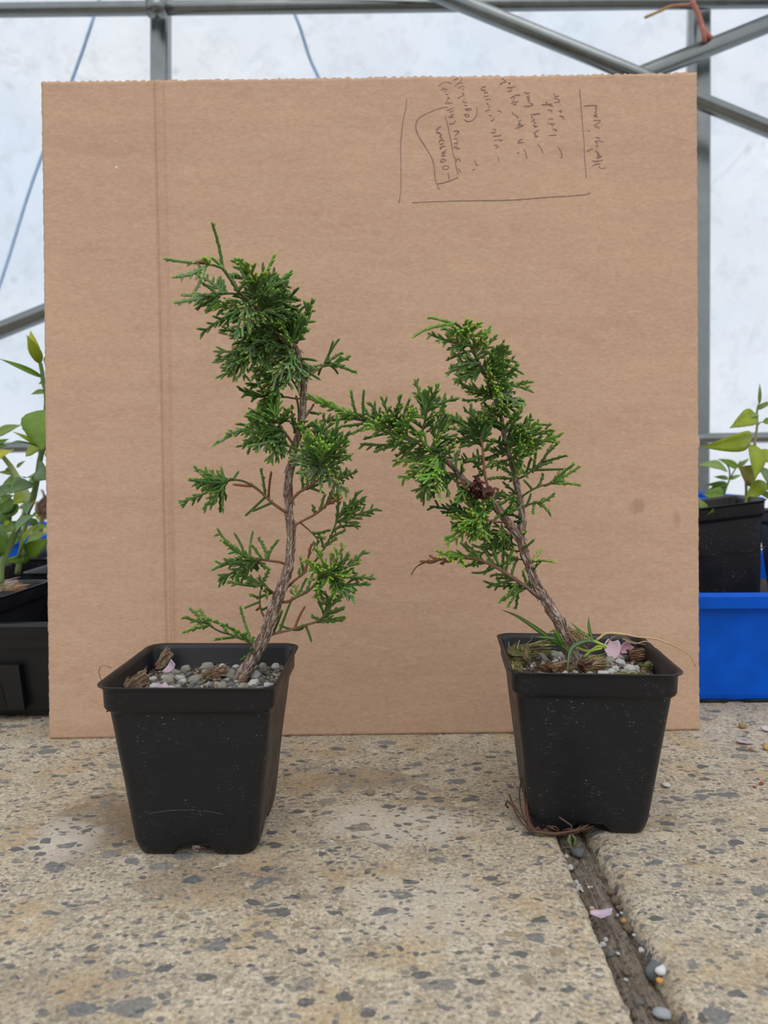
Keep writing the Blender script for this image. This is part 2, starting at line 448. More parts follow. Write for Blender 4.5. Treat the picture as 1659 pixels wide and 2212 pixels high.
def make_joint():
    t = NT('weathered_joint_strip')
    st = t.mapping(scale=(9, 1, 1))
    a = t.noise(40, st, detail=5, rough=0.7, dist=0.8); b = t.noise(260, detail=4, rough=0.75)
    c = t.mix(t.ramp(a, [(0.35, 0.0), (0.65, 1.0)]), (0.125, 0.10, 0.075), (0.27, 0.23, 0.185))
    c = t.mix(t.ramp(b, [(0.36, 0.85), (0.48, 0.0)]), c, (0.02, 0.016, 0.012))
    c = t.mix(t.ramp(b, [(0.6, 0.0), (0.72, 0.7)]), c, (0.30, 0.25, 0.18))
    t.set(color=c, rough=0.9, spec=0.2, normal=t.bump(t.math('ADD', a, b), 1.0, 0.003))
    mb = MB()
    ys = [-0.6, 0.0] + list(np.arange(0.2, 0.66, 0.0016)) + [1.0, 1.6]
    xs = np.linspace(0.1008, 0.1232, 20)
    rows = []
    for y in ys:
        r = []
        for i, x in enumerate(xs):
            u = i / 19
            z = -0.0062 + 0.0016 * mnoise.noise(Vector((x * 300, y * 45, 0))) + 0.0013 * mnoise.noise(Vector((x * 700, y * 260, 4)))
            z -= 0.004 * math.exp(-((u - 0.08) / 0.08) ** 2) * (0.6 + mnoise.noise(Vector((0, y * 90, 9))))
            z -= 0.0050 * math.exp(-((u - 0.86) / 0.10) ** 2) * (0.8 + mnoise.noise(Vector((3, y * 70, 9))))
            z -= 0.0016 * math.exp(-((u - 0.48) / 0.04) ** 2)
            r.append((x + 0.026 * (y - 0.424) + (0.001 if i > 10 else 0), y, z))
        rows.append(r)
    n = len(xs)
    mb.add([p for r in rows for p in r], [(j * n + i, j * n + i + 1, (j + 1) * n + i + 1, (j + 1) * n + i) for j in range(len(ys) - 1) for i in range(n - 1)])
    tag(mb.build('trim_1', t.m), 'weathered dirt-filled strip in the joint between the floor slabs', 'joint', kind='structure')
make_joint()

# ------------------------------------------------------------------ setting: film wall and pipe frame
YW = 1.5
def make_wall():
    mb = MB(); nx, nz = 120, 90
    V = []
    for j in range(nz + 1):
        for i in range(nx + 1):
            x = -2.2 + 4.4 * i / nx; z = 2.2 * j / nz
            y = YW + 0.062 + 0.012 * mnoise.noise(Vector((x * 2.2 + 0.5 * z, z * 2.0, 1))) + 0.006 * mnoise.noise(Vector((x * 7 + 2 * z, z * 5, 5)))
            V.append((x, y, z))
    n = nx + 1
    mb.add(V, [(j * n + i, j * n + i + 1, (j + 1) * n + i + 1, (j + 1) * n + i) for j in range(nz) for i in range(nx)])
    tag(mb.build('wall_back', M_film), 'cloudy white greenhouse film wall', 'wall', kind='structure')
make_wall()
def pipe(name, a, b, r, label, sides=20, fl=1.0):
    mb = MB()
    tube(mb, [a, tuple((Vector(a) + Vector(b)) / 2), b], [r] * 3, sides, flat=fl)
    return tag(mb.build(name, M_steel), label, 'pipe', kind='structure')
def post(name, pa, pb, w, label):
    mb = MB()
    a, b = W(*pa, YW), W(*pb, YW)
    d = (b - a).normalized(); b = a + d * ((0 - a.z) / d.z); a2 = a + d * ((2.1 - a.z) / d.z)
    bev = 0.004; h = w / 2
    prof = [(-h + bev, -h), (h - bev, -h), (h, -h + bev), (h, h - bev), (h - bev, h), (-h + bev, h), (-h, h - bev), (-h, -h + bev)]
    V = [(p.x + x, p.y + y + 0.02, p.z) for p in (b, a2) for x, y in prof]
    mb.add(V, [(i, (i + 1) % 8, 8 + (i + 1) % 8, 8 + i) for i in range(8)])
    return tag(mb.build(name, M_steel, smooth=False), label, 'post', kind='structure')
post('trim_2', (341, 60), (341, 170), 0.034, 'grey steel post left of the middle, rising behind the cardboard')
post('trim_3', (1521, 60), (1519, 900), 0.033, 'grey steel post beside the right edge of the cardboard')
def strip():
    mb = MB(); a = W(1497, 100, YW + 0.05); box(mb, (a.x - 0.012, a.y - 0.006, 0.0), (a.x + 0.012, a.y + 0.006, 2.1))
    tag(mb.build('trim_4', simple('pale_batten', (0.62, 0.60, 0.58), 0.7, 0.1, 60)), 'pale batten showing behind the right steel post', 'batten', kind='structure')
    mb = MB(); a = W(361, 100, YW + 0.05); box(mb, (a.x - 0.009, a.y - 0.006, 0.0), (a.x + 0.006, a.y + 0.006, 2.1))
    tag(mb.build('trim_5', simple('grey_batten', (0.42, 0.42, 0.42), 0.7, 0.1, 60)), 'grey batten showing behind the left steel post', 'batten', kind='structure')
strip()
def ext(p, q, Y, t0, t1):
    a, b = W(*p, Y), W(*q, Y); return tuple(a + (b - a) * t0), tuple(a + (b - a) * t1)
pipe('purlin_pipe', *ext((0, 22), (1659, 2), YW - 0.022, -0.85, 1.85), 0.0125, 'horizontal grey pipe along the top edge of the view')
pipe('base_rail_pipe', *ext((0, 967), (1659, 945), YW - 0.012, -0.85, 1.85), 0.0105, 'horizontal grey pipe low on the film wall behind the seedlings')
pipe('brace_pipe', *ext((955, -10), (1659, 278), YW - 0.075, -0.5, 1.5), 0.0145, 'diagonal grey brace pipe running down to the right')
pipe('brace_pipe', *ext((52, 693), (1659, 52), YW - 0.042, -0.5, 1.4), 0.0160, 'diagonal grey brace pipe running up to the right')
def clip():
    mb = MB(); a = W(338, 12, YW - 0.04)
    tube(mb, [(a.x - 0.016, a.y, a.z - 0.004), (a.x + 0.016, a.y, a.z - 0.004)], [0.0165, 0.0165], 20)
    tube(mb, [(a.x, a.y, a.z), (a.x, a.y - 0.006, a.z + 0.02)], [0.005, 0.005], 8)
    tag(mb.build('pipe_clamp', M_steel), 'small steel clamp where the left post meets the top pipe', 'clamp')
clip()
def cords():
    m = simple('pale_blue_cord', (0.33, 0.47, 0.66), 0.6, 0.1, 80)
    for a, b, lab in (((215, -5), (-40, 715), 'faint blue cord slanting down left across the film'), ((615, -10), (735, 270), 'faint blue cord slanting down right across the film')):
        mb = MB(); p, q = W(*a, YW + 0.035), W(*b, YW + 0.035)
        pts = [tuple(p + (q - p) * t + Vector((0.004 * math.sin(t * 9), 0, 0))) for t in np.linspace(0, 1, 14)]
        tube(mb, pts, [0.0034] * 14, 8)
        tag(mb.build('cord', m), lab, 'cord')
cords()
def twine():
    mb = MB(); m = M_soft; c = (0.42, 0.17, 0.13, 1); c2 = (0.40, 0.28, 0.07, 1)
    Y = YW - 0.045
    for k, pts in enumerate(([(1494, -8), (1497, 8), (1508, 30), (1516, 55), (1527, 75), (1537, 84)], [(1516, 55), (1521, 75), (1522, 92)], [(1497, 8), (1480, 11), (1450, 13), (1430, 22), (1393, 38)])):
        P = catmull([tuple(W(x, y, Y - 0.012)) for x, y in pts], 0.008)
        n = len(P)
        cc = [c if k < 2 else tuple(c[i] * (1 - t) + c2[i] * t for i in range(4)) for t in np.linspace(0, 1, n)]
        tube(mb, P, [0.0045 if k < 2 else 0.0026 for _ in P], 8, cc, bump=0.2)
    tag(mb.build('dried_vine', m), 'reddish dried vine hanging on the right steel post', 'vine')
twine()

# ------------------------------------------------------------------ cardboard sheet
def make_board():
    root = thing('cardboard_sheet', B_loc, 'large square sheet of brown cardboard standing behind the two junipers', 'cardboard')
    mb = MB(); nz = 220; th = 0.0042
    crease_u = 0.1690
    us = sorted(set([round(x, 5) for x in np.linspace(0, 1, 261)] + [round(x, 5) for x in np.arange(0.160, 0.205, 0.0006)]))
    nx = len(us) - 1
    rng = random.Random(3)
    jl = [0.0003 * rng.uniform(-1, 1) for _ in range(nz + 1)]; jr = [0.0003 * rng.uniform(-1, 1) for _ in range(nz + 1)]
    jt = [0.0005 * math.sin(i * 2.1) + 0.0007 * rng.uniform(-1, 1) for i in range(nx + 1)]; jb = [0.0004 * rng.uniform(-1, 1) for _ in range(nx + 1)]
    F_, B_ = [], []
    for j in range(nz + 1):
        for i in range(nx + 1):
            u = us[i]; w = j / nz
            p = (BL * (1 - u) + BR * u) * (1 - w) + (TL * (1 - u) + TR * u) * w
            up = (TL - BL).normalized()
            if i == 0: p = p + B_ux * jl[j]
            if i == nx:
                p = p + B_ux * jr[j]
                if 0.435 < w < 0.45: p = p + B_ux * 0.0012
            if j == nz: p = p + up * jt[i]
            if j == 0: p = p + up * (jb[i] + 0.0004)
            cu = crease_u + 0.012 * (1 - w)
            d = 0.0010 * math.exp(-((u - cu) / 0.0018) ** 2) - 0.0012 * math.exp(-((u - cu - 0.0042) / 0.0024) ** 2) + 0.0011 * math.exp(-((u - cu - 0.0125) / 0.0026) ** 2)
            d += 0.0014 * mnoise.noise(Vector((u * 2, w * 2, 0))) + 0.00022 * mnoise.noise(Vector((u * 6, w * 45, 3))) + 0.0001 * math.sin(u * 2 * math.pi * 75)
            if w < 0.02 and u < 0.22: d += 0.0012 * (0.02 - w) / 0.02
            d *= 1.0
            F_.append(p + B_n * d); B_.append(p + B_n * (d + th))
    n = nx + 1; o = len(F_)
    faces = []
    for j in range(nz):
        for i in range(nx):
            a = j * n + i
            faces.append((a, a + 1, a + n + 1, a + n)); faces.append((o + a, o + a + n, o + a + n + 1, o + a + 1))
    for i in range(nx):
        faces.append((i, o + i, o + i + 1, i + 1)); a = nz * n + i; faces.append((a, a + 1, o + a + 1, o + a))
    for j in range(nz):
        a = j * n; faces.append((a, a + n, o + a + n, o + a)); a = j * n + nx; faces.append((a, o + a, o + a + n, a + n))
    mb.add(F_ + B_, faces)
    b = mb.build('sheet', M_card, None, loc=B_loc); b.location = (0, 0, 0); b.parent = root
    # handwriting, traced as pen strokes on the sheet
    A, Bo, Cc, D = (850, 150), (850, 280), (1080, 150), (1080, 280); S = 6.636
    strokes = [
     (A, [(190,420),(175,560),(150,680),(128,800),(112,995)]), (Bo, [(118,0),(104,200),(104,420),(108,640),(103,880),(78,1050)]),
     (A, [(770,540),(690,552),(600,580),(470,635),(370,690),(328,760),(322,840),(345,930),(378,992)]),
     (Bo, [(330,0),(360,90),(440,220),(520,350),(565,450),(585,540),(592,650),(610,750),(655,862)]), (Bo, [(622,782),(720,762),(830,725),(930,685)]),
     (A, [(742,675),(770,760),(790,850),(815,992)]), (Bo, [(790,0),(815,120),(850,310),(885,470),(925,640)]),
     # first column
     (A, [(680,818),(610,860),(640,872)]), (A, [(610,900),(655,905),(685,945),(660,960),(695,985)]), (Bo, [(605,40),(655,50),(690,75),(670,100),(690,120)]),
     (Bo, [(725,165),(700,140),(655,165),(660,190)]), (Bo, [(660,215),(720,195)]), (Bo, [(740,240),(700,240),(665,268),(690,270)]), (Bo, [(765,290),(715,318),(690,340)]), (Bo, [(690,340),(745,330),(690,375),(750,372)]),
     (Bo, [(755,440),(710,420),(675,450),(700,468),(740,445),(755,440)]), (Bo, [(700,545),(745,515),(795,535),(765,568),(715,568),(700,545)]), (Bo, [(780,620),(800,705)]),
     # second column
     (A, [(645,235),(700,195),(770,180),(840,200)]), (A, [(680,300),(720,270),(775,290)]), (A, [(720,255),(720,310)]), (A, [(745,290),(755,330)]), (A, [(740,355),(775,360),(785,345)]), (A, [(770,400),(805,405),(770,430)]),
     (A, [(735,485),(790,485),(770,450),(735,485)]), (A, [(830,460),(845,478),(800,488)]), (A, [(765,585),(850,555)]), (A, [(800,610),(865,590)]), (A, [(870,630),(795,680),(855,680)]), (A, [(835,640),(850,680)]), (A, [(800,775),(850,778),(890,735)]),
     (Bo, [(860,30),(900,12),(940,30),(905,60),(880,95)]), (Bo, [(865,130),(915,125)]), (Bo, [(870,195),(915,195),(915,155)]), (Bo, [(865,265),(905,240),(905,268),(950,268)]), (Bo, [(885,400),(905,440),(895,460)]), (Bo, [(905,440),(935,410),(960,450)]), (Bo, [(935,555),(965,612)]),
     # third column
     (A, [(860,155),(885,138),(925,125)]), (A, [(990,125),(950,180),(880,235)]), (A, [(905,215),(950,190),(1000,195)]), (A, [(930,265),(985,235),(1015,240)]), (A, [(985,270),(1010,290)]), (A, [(1010,335),(980,340),(1015,365),(960,390),(920,415)]), (A, [(990,460),(1020,425)]), (A, [(1000,470),(1050,470)]),
     (A, [(1015,510),(1060,515)]), (A, [(1030,570),(1080,555),(1120,560),(1105,580),(1035,580)]), (A, [(1005,650),(1060,640),(1090,665),(1040,675),(1030,650)]), (A, [(1200,545),(1195,640),(1140,720),(1070,745),(1010,715)]),
     # fourth column
     (A, [(1325,237),(1270,255),(1260,285),(1320,298)]), (A, [(1300,325),(1355,330)]), (A, [(1300,385),(1365,375)]), (A, [(1325,430),(1380,415),(1390,435)]), (A, [(1330,490),(1350,480),(1360,510)]), (A, [(1385,520),(1365,545)]), (A, [(1320,600),(1350,580),(1385,580)]), (A, [(1360,655),(1410,655),(1400,665)]), (A, [(1400,735),(1430,720),(1440,690)]),
     (A, [(1485,588),(1525,592),(1550,612)]), (A, [(1430,855),(1465,860)]), (A, [(1400,895),(1440,905),(1468,885)]), (A, [(1430,958),(1500,955),(1545,938)]), (Bo, [(1430,95),(1500,88),(1545,72)]), (Bo, [(1440,155),(1500,145),(1560,150)]), (Bo, [(1565,135),(1540,165)]), (Bo, [(1445,220),(1490,225),(1505,245),(1465,268)]), (Bo, [(1500,385),(1506,450)]), (Bo, [(1168,440),(1190,512),(1215,512)]), (Bo, [(1130,585),(1165,565)]),
     # fifth column
     (Cc, [(32,125),(95,170)]), (Cc, [(95,172),(40,185),(0,215)]), (Cc, [(120,190),(150,180),(135,205)]), (Cc, [(105,255),(170,252),(222,238)]), (Cc, [(110,310),(160,300),(170,275)]), (Cc, [(292,362),(230,362),(190,380),(155,408)]), (Cc, [(160,400),(205,385),(215,405),(190,430)]),
     (Cc, [(170,490),(185,455),(225,470),(215,500)]), (Cc, [(215,465),(265,450)]), (Cc, [(235,505),(185,490)]), (Cc, [(170,600),(195,640),(245,660)]), (Cc, [(245,675),(265,680),(245,690)]), (Cc, [(265,735),(305,720)]), (Cc, [(265,760),(295,765),(255,795)]), (Cc, [(255,795),(340,800),(220,842)]),
     (D, [(325,125),(255,185),(345,180)]), (D, [(270,155),(325,125)]), (D, [(340,280),(370,330),(385,412)]), (D, [(245,325),(275,340)]),
     # sixth column
     (Cc, [(350,315),(380,338),(430,328)]), (Cc, [(430,370),(385,390)]), (Cc, [(385,390),(425,410),(395,430),(430,445),(410,470)]), (Cc, [(345,522),(400,520),(460,515),(475,495),(430,480)]), (Cc, [(440,640),(500,635),(570,635),(545,625),(490,650)]), (Cc, [(440,660),(475,680),(450,695)]), (Cc, [(450,740),(500,705),(480,745),(520,765)]), (Cc, [(480,790),(500,800),(540,820)]), (Cc, [(515,830),(480,800)]),
     (Cc, [(555,865),(490,905),(520,935),(500,960),(550,950)]), (D, [(555,5),(485,48),(510,65),(500,95),(550,92)]), (D, [(540,210),(580,250),(615,330)]),
     # seventh column
     (Cc, [(600,500),(680,498),(750,490)]), (Cc, [(655,460),(700,500),(740,520),(760,515)]), (Cc, [(685,575),(735,580),(745,610)]), (Cc, [(765,705),(720,705),(695,720)]), (Cc, [(680,778),(785,775)]), (Cc, [(730,770),(760,815)]), (Cc, [(755,850),(800,860),(820,880),(790,870)]), (Cc, [(700,945),(810,938)]), (D, [(830,240),(870,300),(895,375),(870,400)]),
     (Cc, [(780,340),(800,385),(845,370)]), (Cc, [(790,385),(845,385)]), (Cc, [(785,410),(830,420),(860,460),(785,470)]), (Cc, [(865,495),(872,500)]), (Cc, [(850,590),(885,580),(870,610),(850,590)]), (Cc, [(860,660),(915,680),(905,710)]),
     # long line and heading
     (Cc, [(1145,280),(1160,450),(1175,650),(1190,850),(1200,992)]), (D, [(1190,0),(1205,150),(1215,420),(1228,560),(1238,690)]), (D, [(0,1015),(200,1008),(450,990),(700,968),(950,955),(1230,930),(1290,905)]), (Bo, [(270,1050),(600,1035),(1000,1022),(1500,1015),(1659,1012)]),
     (Cc, [(1210,520),(1300,512),(1390,515),(1370,550),(1395,580),(1365,600),(1390,640),(1350,660),(1405,675)]), (Cc, [(1345,725),(1445,735),(1350,800)]), (Cc, [(1360,820),(1400,815),(1425,845)]), (Cc, [(1260,880),(1290,868)]), (Cc, [(1375,968),(1435,985)]), (D, [(1375,105),(1435,130)]), (D, [(1360,165),(1420,158),(1485,178)]), (D, [(1365,160),(1395,200),(1380,235),(1410,235)]),
     (D, [(1370,300),(1395,325),(1425,345),(1395,365),(1455,385),(1385,405)]), (D, [(1325,450),(1420,450),(1475,432)]), (D, [(1440,490),(1370,495),(1325,520)]), (D, [(1420,525),(1440,555),(1515,548)]), (D, [(1250,308),(1330,270)]),
    ]
    mk = MB()
    for (ox, oy), pts in strokes:
        P = catmull([(ox + x / S, oy + y / S, 0) for x, y in pts], 2.0)
        Q = [BOARDW(p[0], p[1], 0.0010) for p in P]
        # follow the sheet's slow waviness
        out = []
        for q in Q:
            rel = q - BL
            u = rel.dot(B_ux) / (BR - BL).length; w = rel.dot((TL - BL).normalized()) / (TL - BL).length
            d = 0.0014 * mnoise.noise(Vector((u * 2, w * 2, 0)))
            out.append(q + B_n * (0.0010 + d - 0.00012))
        tube(mk, [tuple(q) for q in out], [0.00028] * len(out), 5, flat=0.8)
    h = mk.build('handwriting', M_ink, None, loc=B_loc); h.location = (0, 0, 0); h.parent = root
    tag(h, 'faint purple-brown handwritten notes and ruled lines')
make_board()

# ------------------------------------------------------------------ square nursery pots
def rrect(h, r, n=6, m=14):
    """rounded square outline, counter-clockwise, m points along each side"""
    out = []
    for q in range(4):
        a0 = q * math.pi / 2
        c, s = math.cos(a0), math.sin(a0)
        for k in range(m):                       # side whose outward normal is (0,-1) rotated by a0
            x, y = -(h - r) + 2 * (h - r) * k / (m - 1), -h
            out.append((c * x - s * y, s * x + c * y))
        for k in range(1, n):
            a = -math.pi / 2 + (math.pi / 2) * k / n
            x, y = (h - r) + r * math.cos(a), -(h - r) + r * math.sin(a)
            out.append((c * x - s * y, s * x + c * y))
    return out
def pot_mesh(top=0.05, base=0.0345, H=0.1015, soil=0.088, notch=True, seed=0, band=0.0145):
    mb = MB()
    k = top / 0.05
    wall = lambda z: base + (top - 0.0035 * k - base) * z / H
    prof = [(base - 0.0032, 0.0, 0.006), (base - 0.0012, 0.0008, 0.008), (base, 0.0032, 0.009)]
    for z in np.linspace(0.008, H - band - 0.0035, 9): prof.append((wall(z), z, 0.008))
    zb = H - band
    prof += [(wall(zb - 0.0018), zb - 0.0018, 0.008), (top - 0.0042, zb - 0.0004, 0.0082), (top - 0.0033, zb + 0.0004, 0.0087), (top - 0.0027, zb + 0.0018, 0.009), (top - 0.0024, H - 0.0035, 0.0095), (top - 0.0020, H - 0.0020, 0.0095), (top - 0.0002, H - 0.0010, 0.0105), (top, H - 0.0004, 0.0105), (top - 0.0002, H, 0.0105), (top - 0.0022, H - 0.0004, 0.0095), (top - 0.0038, H - 0.0030, 0.0085), (top - 0.0042, zb + 0.001, 0.0085), (top - 0.0058, zb - 0.001, 0.0075)]
    for z in np.linspace(zb - 0.004, 0.006, 6): prof.append((wall(z) - 0.0013, z, 0.0075))
    rows = []
    for (h, z, r) in prof:
        ring = rrect(h, r * k, 6, 21)
        pts = []
        for i, (x, y) in enumerate(ring):
            zz = z
            if notch and z < 0.0085 and h <= base + 0.004:
                u = x if abs(y) > abs(x) else y
                lift = max(0.0, min(1.0, (0.0115 - abs(u)) / 0.0022))
                zz = z + lift * max(0, 0.0052 - z * 0.55)
                zz = min(zz, 0.0086) if z > 0 else zz
            wob = 0.0003 * mnoise.noise(Vector((x * 30 + seed, y * 30, z * 30)))
            pts.append((x + wob, y + wob, zz))
        rows.append(pts)
    n = len(rows[0])
    F = [(j * n + i, j * n + (i + 1) % n, (j + 1) * n + (i + 1) % n, (j + 1) * n + i) for j in range(len(rows) - 1) for i in range(n)]
    F.append(tuple(reversed(range(n))))
    F.append(tuple(range((len(rows) - 1) * n, len(rows) * n)))
    mb.add([p for r in rows for p in r], F)
    return mb
def soil_mesh(h, z0, amp=0.004, seed=0, n=40):
    mb = MB(); V = []
    for j in range(n + 1):
        for i in range(n + 1):
            x = -h + 2 * h * i / n; y = -h + 2 * h * j / n
            V.append((x, y, z0 + soil_z(x, y, amp, seed)))
    m = n + 1
    mb.add(V, [(j * m + i, j * m + i + 1, (j + 1) * m + i + 1, (j + 1) * m + i) for j in range(n) for i in range(n)])
    return mb
def soil_z(x, y, amp, seed):
    return amp * mnoise.noise(Vector((x * 45 + seed, y * 45, seed))) + amp * 0.4 * mnoise.noise(Vector((x * 160, y * 160, seed + 5)))

def weld(bm_obj):
    return bm_obj

# ------------------------------------------------------------------ juniper foliage
PX = 0.445 / FPX                       # metres per photo pixel at the plants' distance
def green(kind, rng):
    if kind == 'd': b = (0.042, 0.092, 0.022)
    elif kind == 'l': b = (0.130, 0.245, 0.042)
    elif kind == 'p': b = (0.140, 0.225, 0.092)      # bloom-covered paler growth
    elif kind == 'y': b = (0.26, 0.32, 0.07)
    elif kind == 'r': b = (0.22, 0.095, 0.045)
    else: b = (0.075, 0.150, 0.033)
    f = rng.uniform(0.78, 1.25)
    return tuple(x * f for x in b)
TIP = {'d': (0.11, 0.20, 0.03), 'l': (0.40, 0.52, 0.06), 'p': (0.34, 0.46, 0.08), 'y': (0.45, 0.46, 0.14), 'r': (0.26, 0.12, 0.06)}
def twig(mb, p0, d, L, r, col, tip, rng, bend=None, tiplen=0.0016):
    """one scaly shoot: knobbly tube ending in a blunt paler tip"""
    step = 0.00085
    n = max(4, int(L / step))
    P = []; R = []; C = []
    p = Vector(p0); d = Vector(d).normalized()
    axis = Vector((rng.uniform(-1, 1), rng.uniform(-1, 1), rng.uniform(-1, 1))) * 0.022
    for i in range(n + 1):
        t = i / n
        P.append(tuple(p))
        rr = r * (1.0 - 0.12 * t) * (1.12 if i % 2 else 0.86)
        if i == n: rr = r * 0.35
        elif i == n - 1: rr = r * 0.82
        R.append(rr)
        k = max(0.0, 1 - (n - i) * (L / n) / tiplen)
        C.append(tuple(col[j] * (1 - k) + tip[j] * k for j in range(3)) + (1,))
        if bend is not None: d = (d + bend * (0.55 / n) + axis).normalized()
        else: d = (d + axis).normalized()
        p = p + d * (L / n)
    tube(mb, P, R, 5, C)
    return P
def spray(mb, base, tipp, spread, kind, rng, Y0=None, dens=1.0):
    """fan of scaly shoots from base to tip; spread is the half width relative to the length"""
    base = Vector(base); A = Vector(tipp) - base
    L = A.length
    if L < 1e-5: return
    A = A.normalized(); L *= 1.07
    Nn = Vector((rng.gauss(0, 0.42), -1, rng.gauss(0, 0.42))).normalized()
    S = A.cross(Nn).normalized(); Nn = S.cross(A).normalized()
    col = green(kind, rng); tp = TIP.get(kind, (0.27, 0.39, 0.05))
    tp = tuple(x * rng.uniform(0.75, 1.15) for x in tp)
    r = 0.00082
    bow = S * rng.uniform(-0.22, 0.22) + Nn * rng.uniform(-0.2, 0.2)
    d0 = (A - bow * 0.5).normalized()
    ax = twig(mb, base, d0, L, r * 1.08, col, tp, rng, bend=bow * 1.0 + A * 0.2)
    if spread < 0.05: return
    sp = 0.0026 / dens
    n = max(3, int(L * 0.9 / sp))
    side = 1 if rng.random() < 0.5 else -1
    wide = 1.02 + spread * 0.9
    for k in range(n):
        t = 0.06 + 0.90 * (k + rng.uniform(0.1, 0.9)) / n
        o = Vector(ax[min(len(ax) - 1, int(t * (len(ax) - 1)))])
        ln = spread * L * wide * (1.22 - 0.75 * t) * rng.uniform(0.7, 1.35)
        ln = max(0.0022, min(ln, L * (1.15 - t) + 0.002))
        ang = math.radians(rng.uniform(24, 44))
        dirv = A * math.cos(ang) + S * (side * math.sin(ang)) + Nn * rng.gauss(0, 0.24)
        side = -side
        c2 = tuple(x * rng.uniform(0.8, 1.2) for x in col)
        ax2 = twig(mb, o, dirv, ln, r * rng.uniform(0.9, 1.03), c2, tp, rng, bend=A * 0.35)
        if ln > 0.0066:
            m = max(1, int(ln / 0.0050)); s2 = side
            dv = dirv.normalized(); Sd = dv.cross(Nn).normalized()
            for q in range(m):
                tt = 0.22 + 0.55 * (q + rng.uniform(0.2, 0.8)) / m
                o2 = Vector(ax2[int(tt * (len(ax2) - 1))])
                a2 = math.radians(rng.uniform(24, 40))
                d2 = dv * math.cos(a2) + Sd * (s2 * math.sin(a2)) + Nn * rng.gauss(0, 0.25)
                s2 = -s2
                twig(mb, o2, d2, max(0.0026, ln * rng.uniform(0.35, 0.62)), r * 0.94, c2, tp, rng, bend=A * 0.35)

BR_RED = (0.31, 0.135, 0.065, 1); BR_GREY = (0.19, 0.115, 0.08, 1); BR_GRN = (0.10, 0.16, 0.035, 1)
def limb_pts(pts, Y0):
    """pts: (px, py, radius px, depth offset) -> resampled world points, radii"""
    P = []
    for (x, y, r, dy) in pts:
        w = W(x, y, Y0 + dy); P.append((w.x, w.y, w.z, r * (Y0 + dy) / FPX))
    return catmull(P, 0.0016)
def build_limb(pts, Y0, name, mat, parent, col0, col1=None, sides=10, bump=0.16, seed=0):
    Q = limb_pts(pts, Y0)
    n = len(Q)
    col1 = col1 or col0
    cols = [tuple(col0[j] * (1 - t) + col1[j] * t for j in range(4)) for t in np.linspace(0, 1, n)]
    mb = MB()
    tube(mb, [q[:3] for q in Q], [max(q[3], 0.0004) for q in Q], sides, cols, bump=bump, seed=seed, uvscale=1.0)
    if name in ('trunk', 'leader'):                        # slivers of bark peeling off
        rg_ = random.Random(seed + 99)
        for _ in range(int(n * 2.8)):
            i = min(n - 4, 2 + int((n - 5) * rg_.random() ** 1.5)); q = Vector(Q[i][:3]); d = (Vector(Q[i + 2][:3]) - q).normalized() * rg_.choice((1, 1, -1))
            side = d.orthogonal().normalized(); side.rotate(Matrix.Rotation(rg_.uniform(0, 6.283), 3, d))
            rr = Q[i][3]; l = rg_.uniform(0.0025, 0.008) * min(1, rr / 0.0024); o = q + side * rr * 0.96; lift = rg_.uniform(0.02, 0.22) * l
            pp = [tuple(o), tuple(o + d * l * 0.5 + side * lift * 0.15), tuple(o + d * l + side * lift)]
            cc = rg_.choice(((0.66, 0.58, 0.50), (0.52, 0.44, 0.37), (0.13, 0.07, 0.045), (0.36, 0.24, 0.17)))
            tube(mb, pp, [x * min(1, rr / 0.0024) for x in (0.0003, 0.0007, 0.0002)], 5, [(*cc, 1)] * 3, flat=0.5)
    return mb.build(name, mat, parent), Q
def near(Q, p):
    return min(Q, key=lambda q: (q[0] - p.x) ** 2 + (q[2] - p.z) ** 2)
def foliage(Q, Y0, sprays, parent, rng, name='foliage', bias=0.005, off=(0.0, 0.004)):
    """sprays: (bx, by, tx, ty, spread, kind[, tip depth]) hung on the limb Q"""
    mb = MB()
    for s in sprays:
        bx, by, tx, ty, sp, kd = s[:6]
        p = W(bx, by, Y0); q = near(Q, p)
        b = W(bx, by, q[1] + rng.uniform(*off))
        gap = math.hypot(q[0] - b.x, q[2] - b.z)
        if gap > 0.0006:                                   # a short stalk reaching in to the limb
            c = green('r' if gap > 0.006 and rng.random() < 0.4 else kd, rng)
            Vq = Vector(q[:3]); m = (Vq + b) / 2 + Vector((0, rng.uniform(-0.002, 0.002), 0.001))
            P = catmull([tuple(Vq), tuple(m), tuple(b)], 0.001)
            tube(mb, P, [0.00075] * len(P), 5, [c + (1,)] * len(P), bump=0.2)
        dy = s[6] if len(s) > 6 else rng.gauss(bias, 0.010)
        t = W(tx, ty, b.y + dy)
        spray(mb, b, t, sp, kd, rng)
        if sp >= 0.24 and rng.random() < 0.5:          # a second, shorter fan behind or in front
            k = rng.uniform(0.6, 0.85); a = rng.uniform(-0.35, 0.35)
            dx, dz = (t.x - b.x) * k, (t.z - b.z) * k
            t2 = Vector((b.x + dx * math.cos(a) - dz * math.sin(a), b.y + rng.gauss(0, 0.014), b.z + dx * math.sin(a) + dz * math.cos(a)))
            spray(mb, b, t2, sp, 'd' if rng.random() < 0.4 and kd == 'm' else kd, rng)
    return mb.build(name, M_leafv, parent)

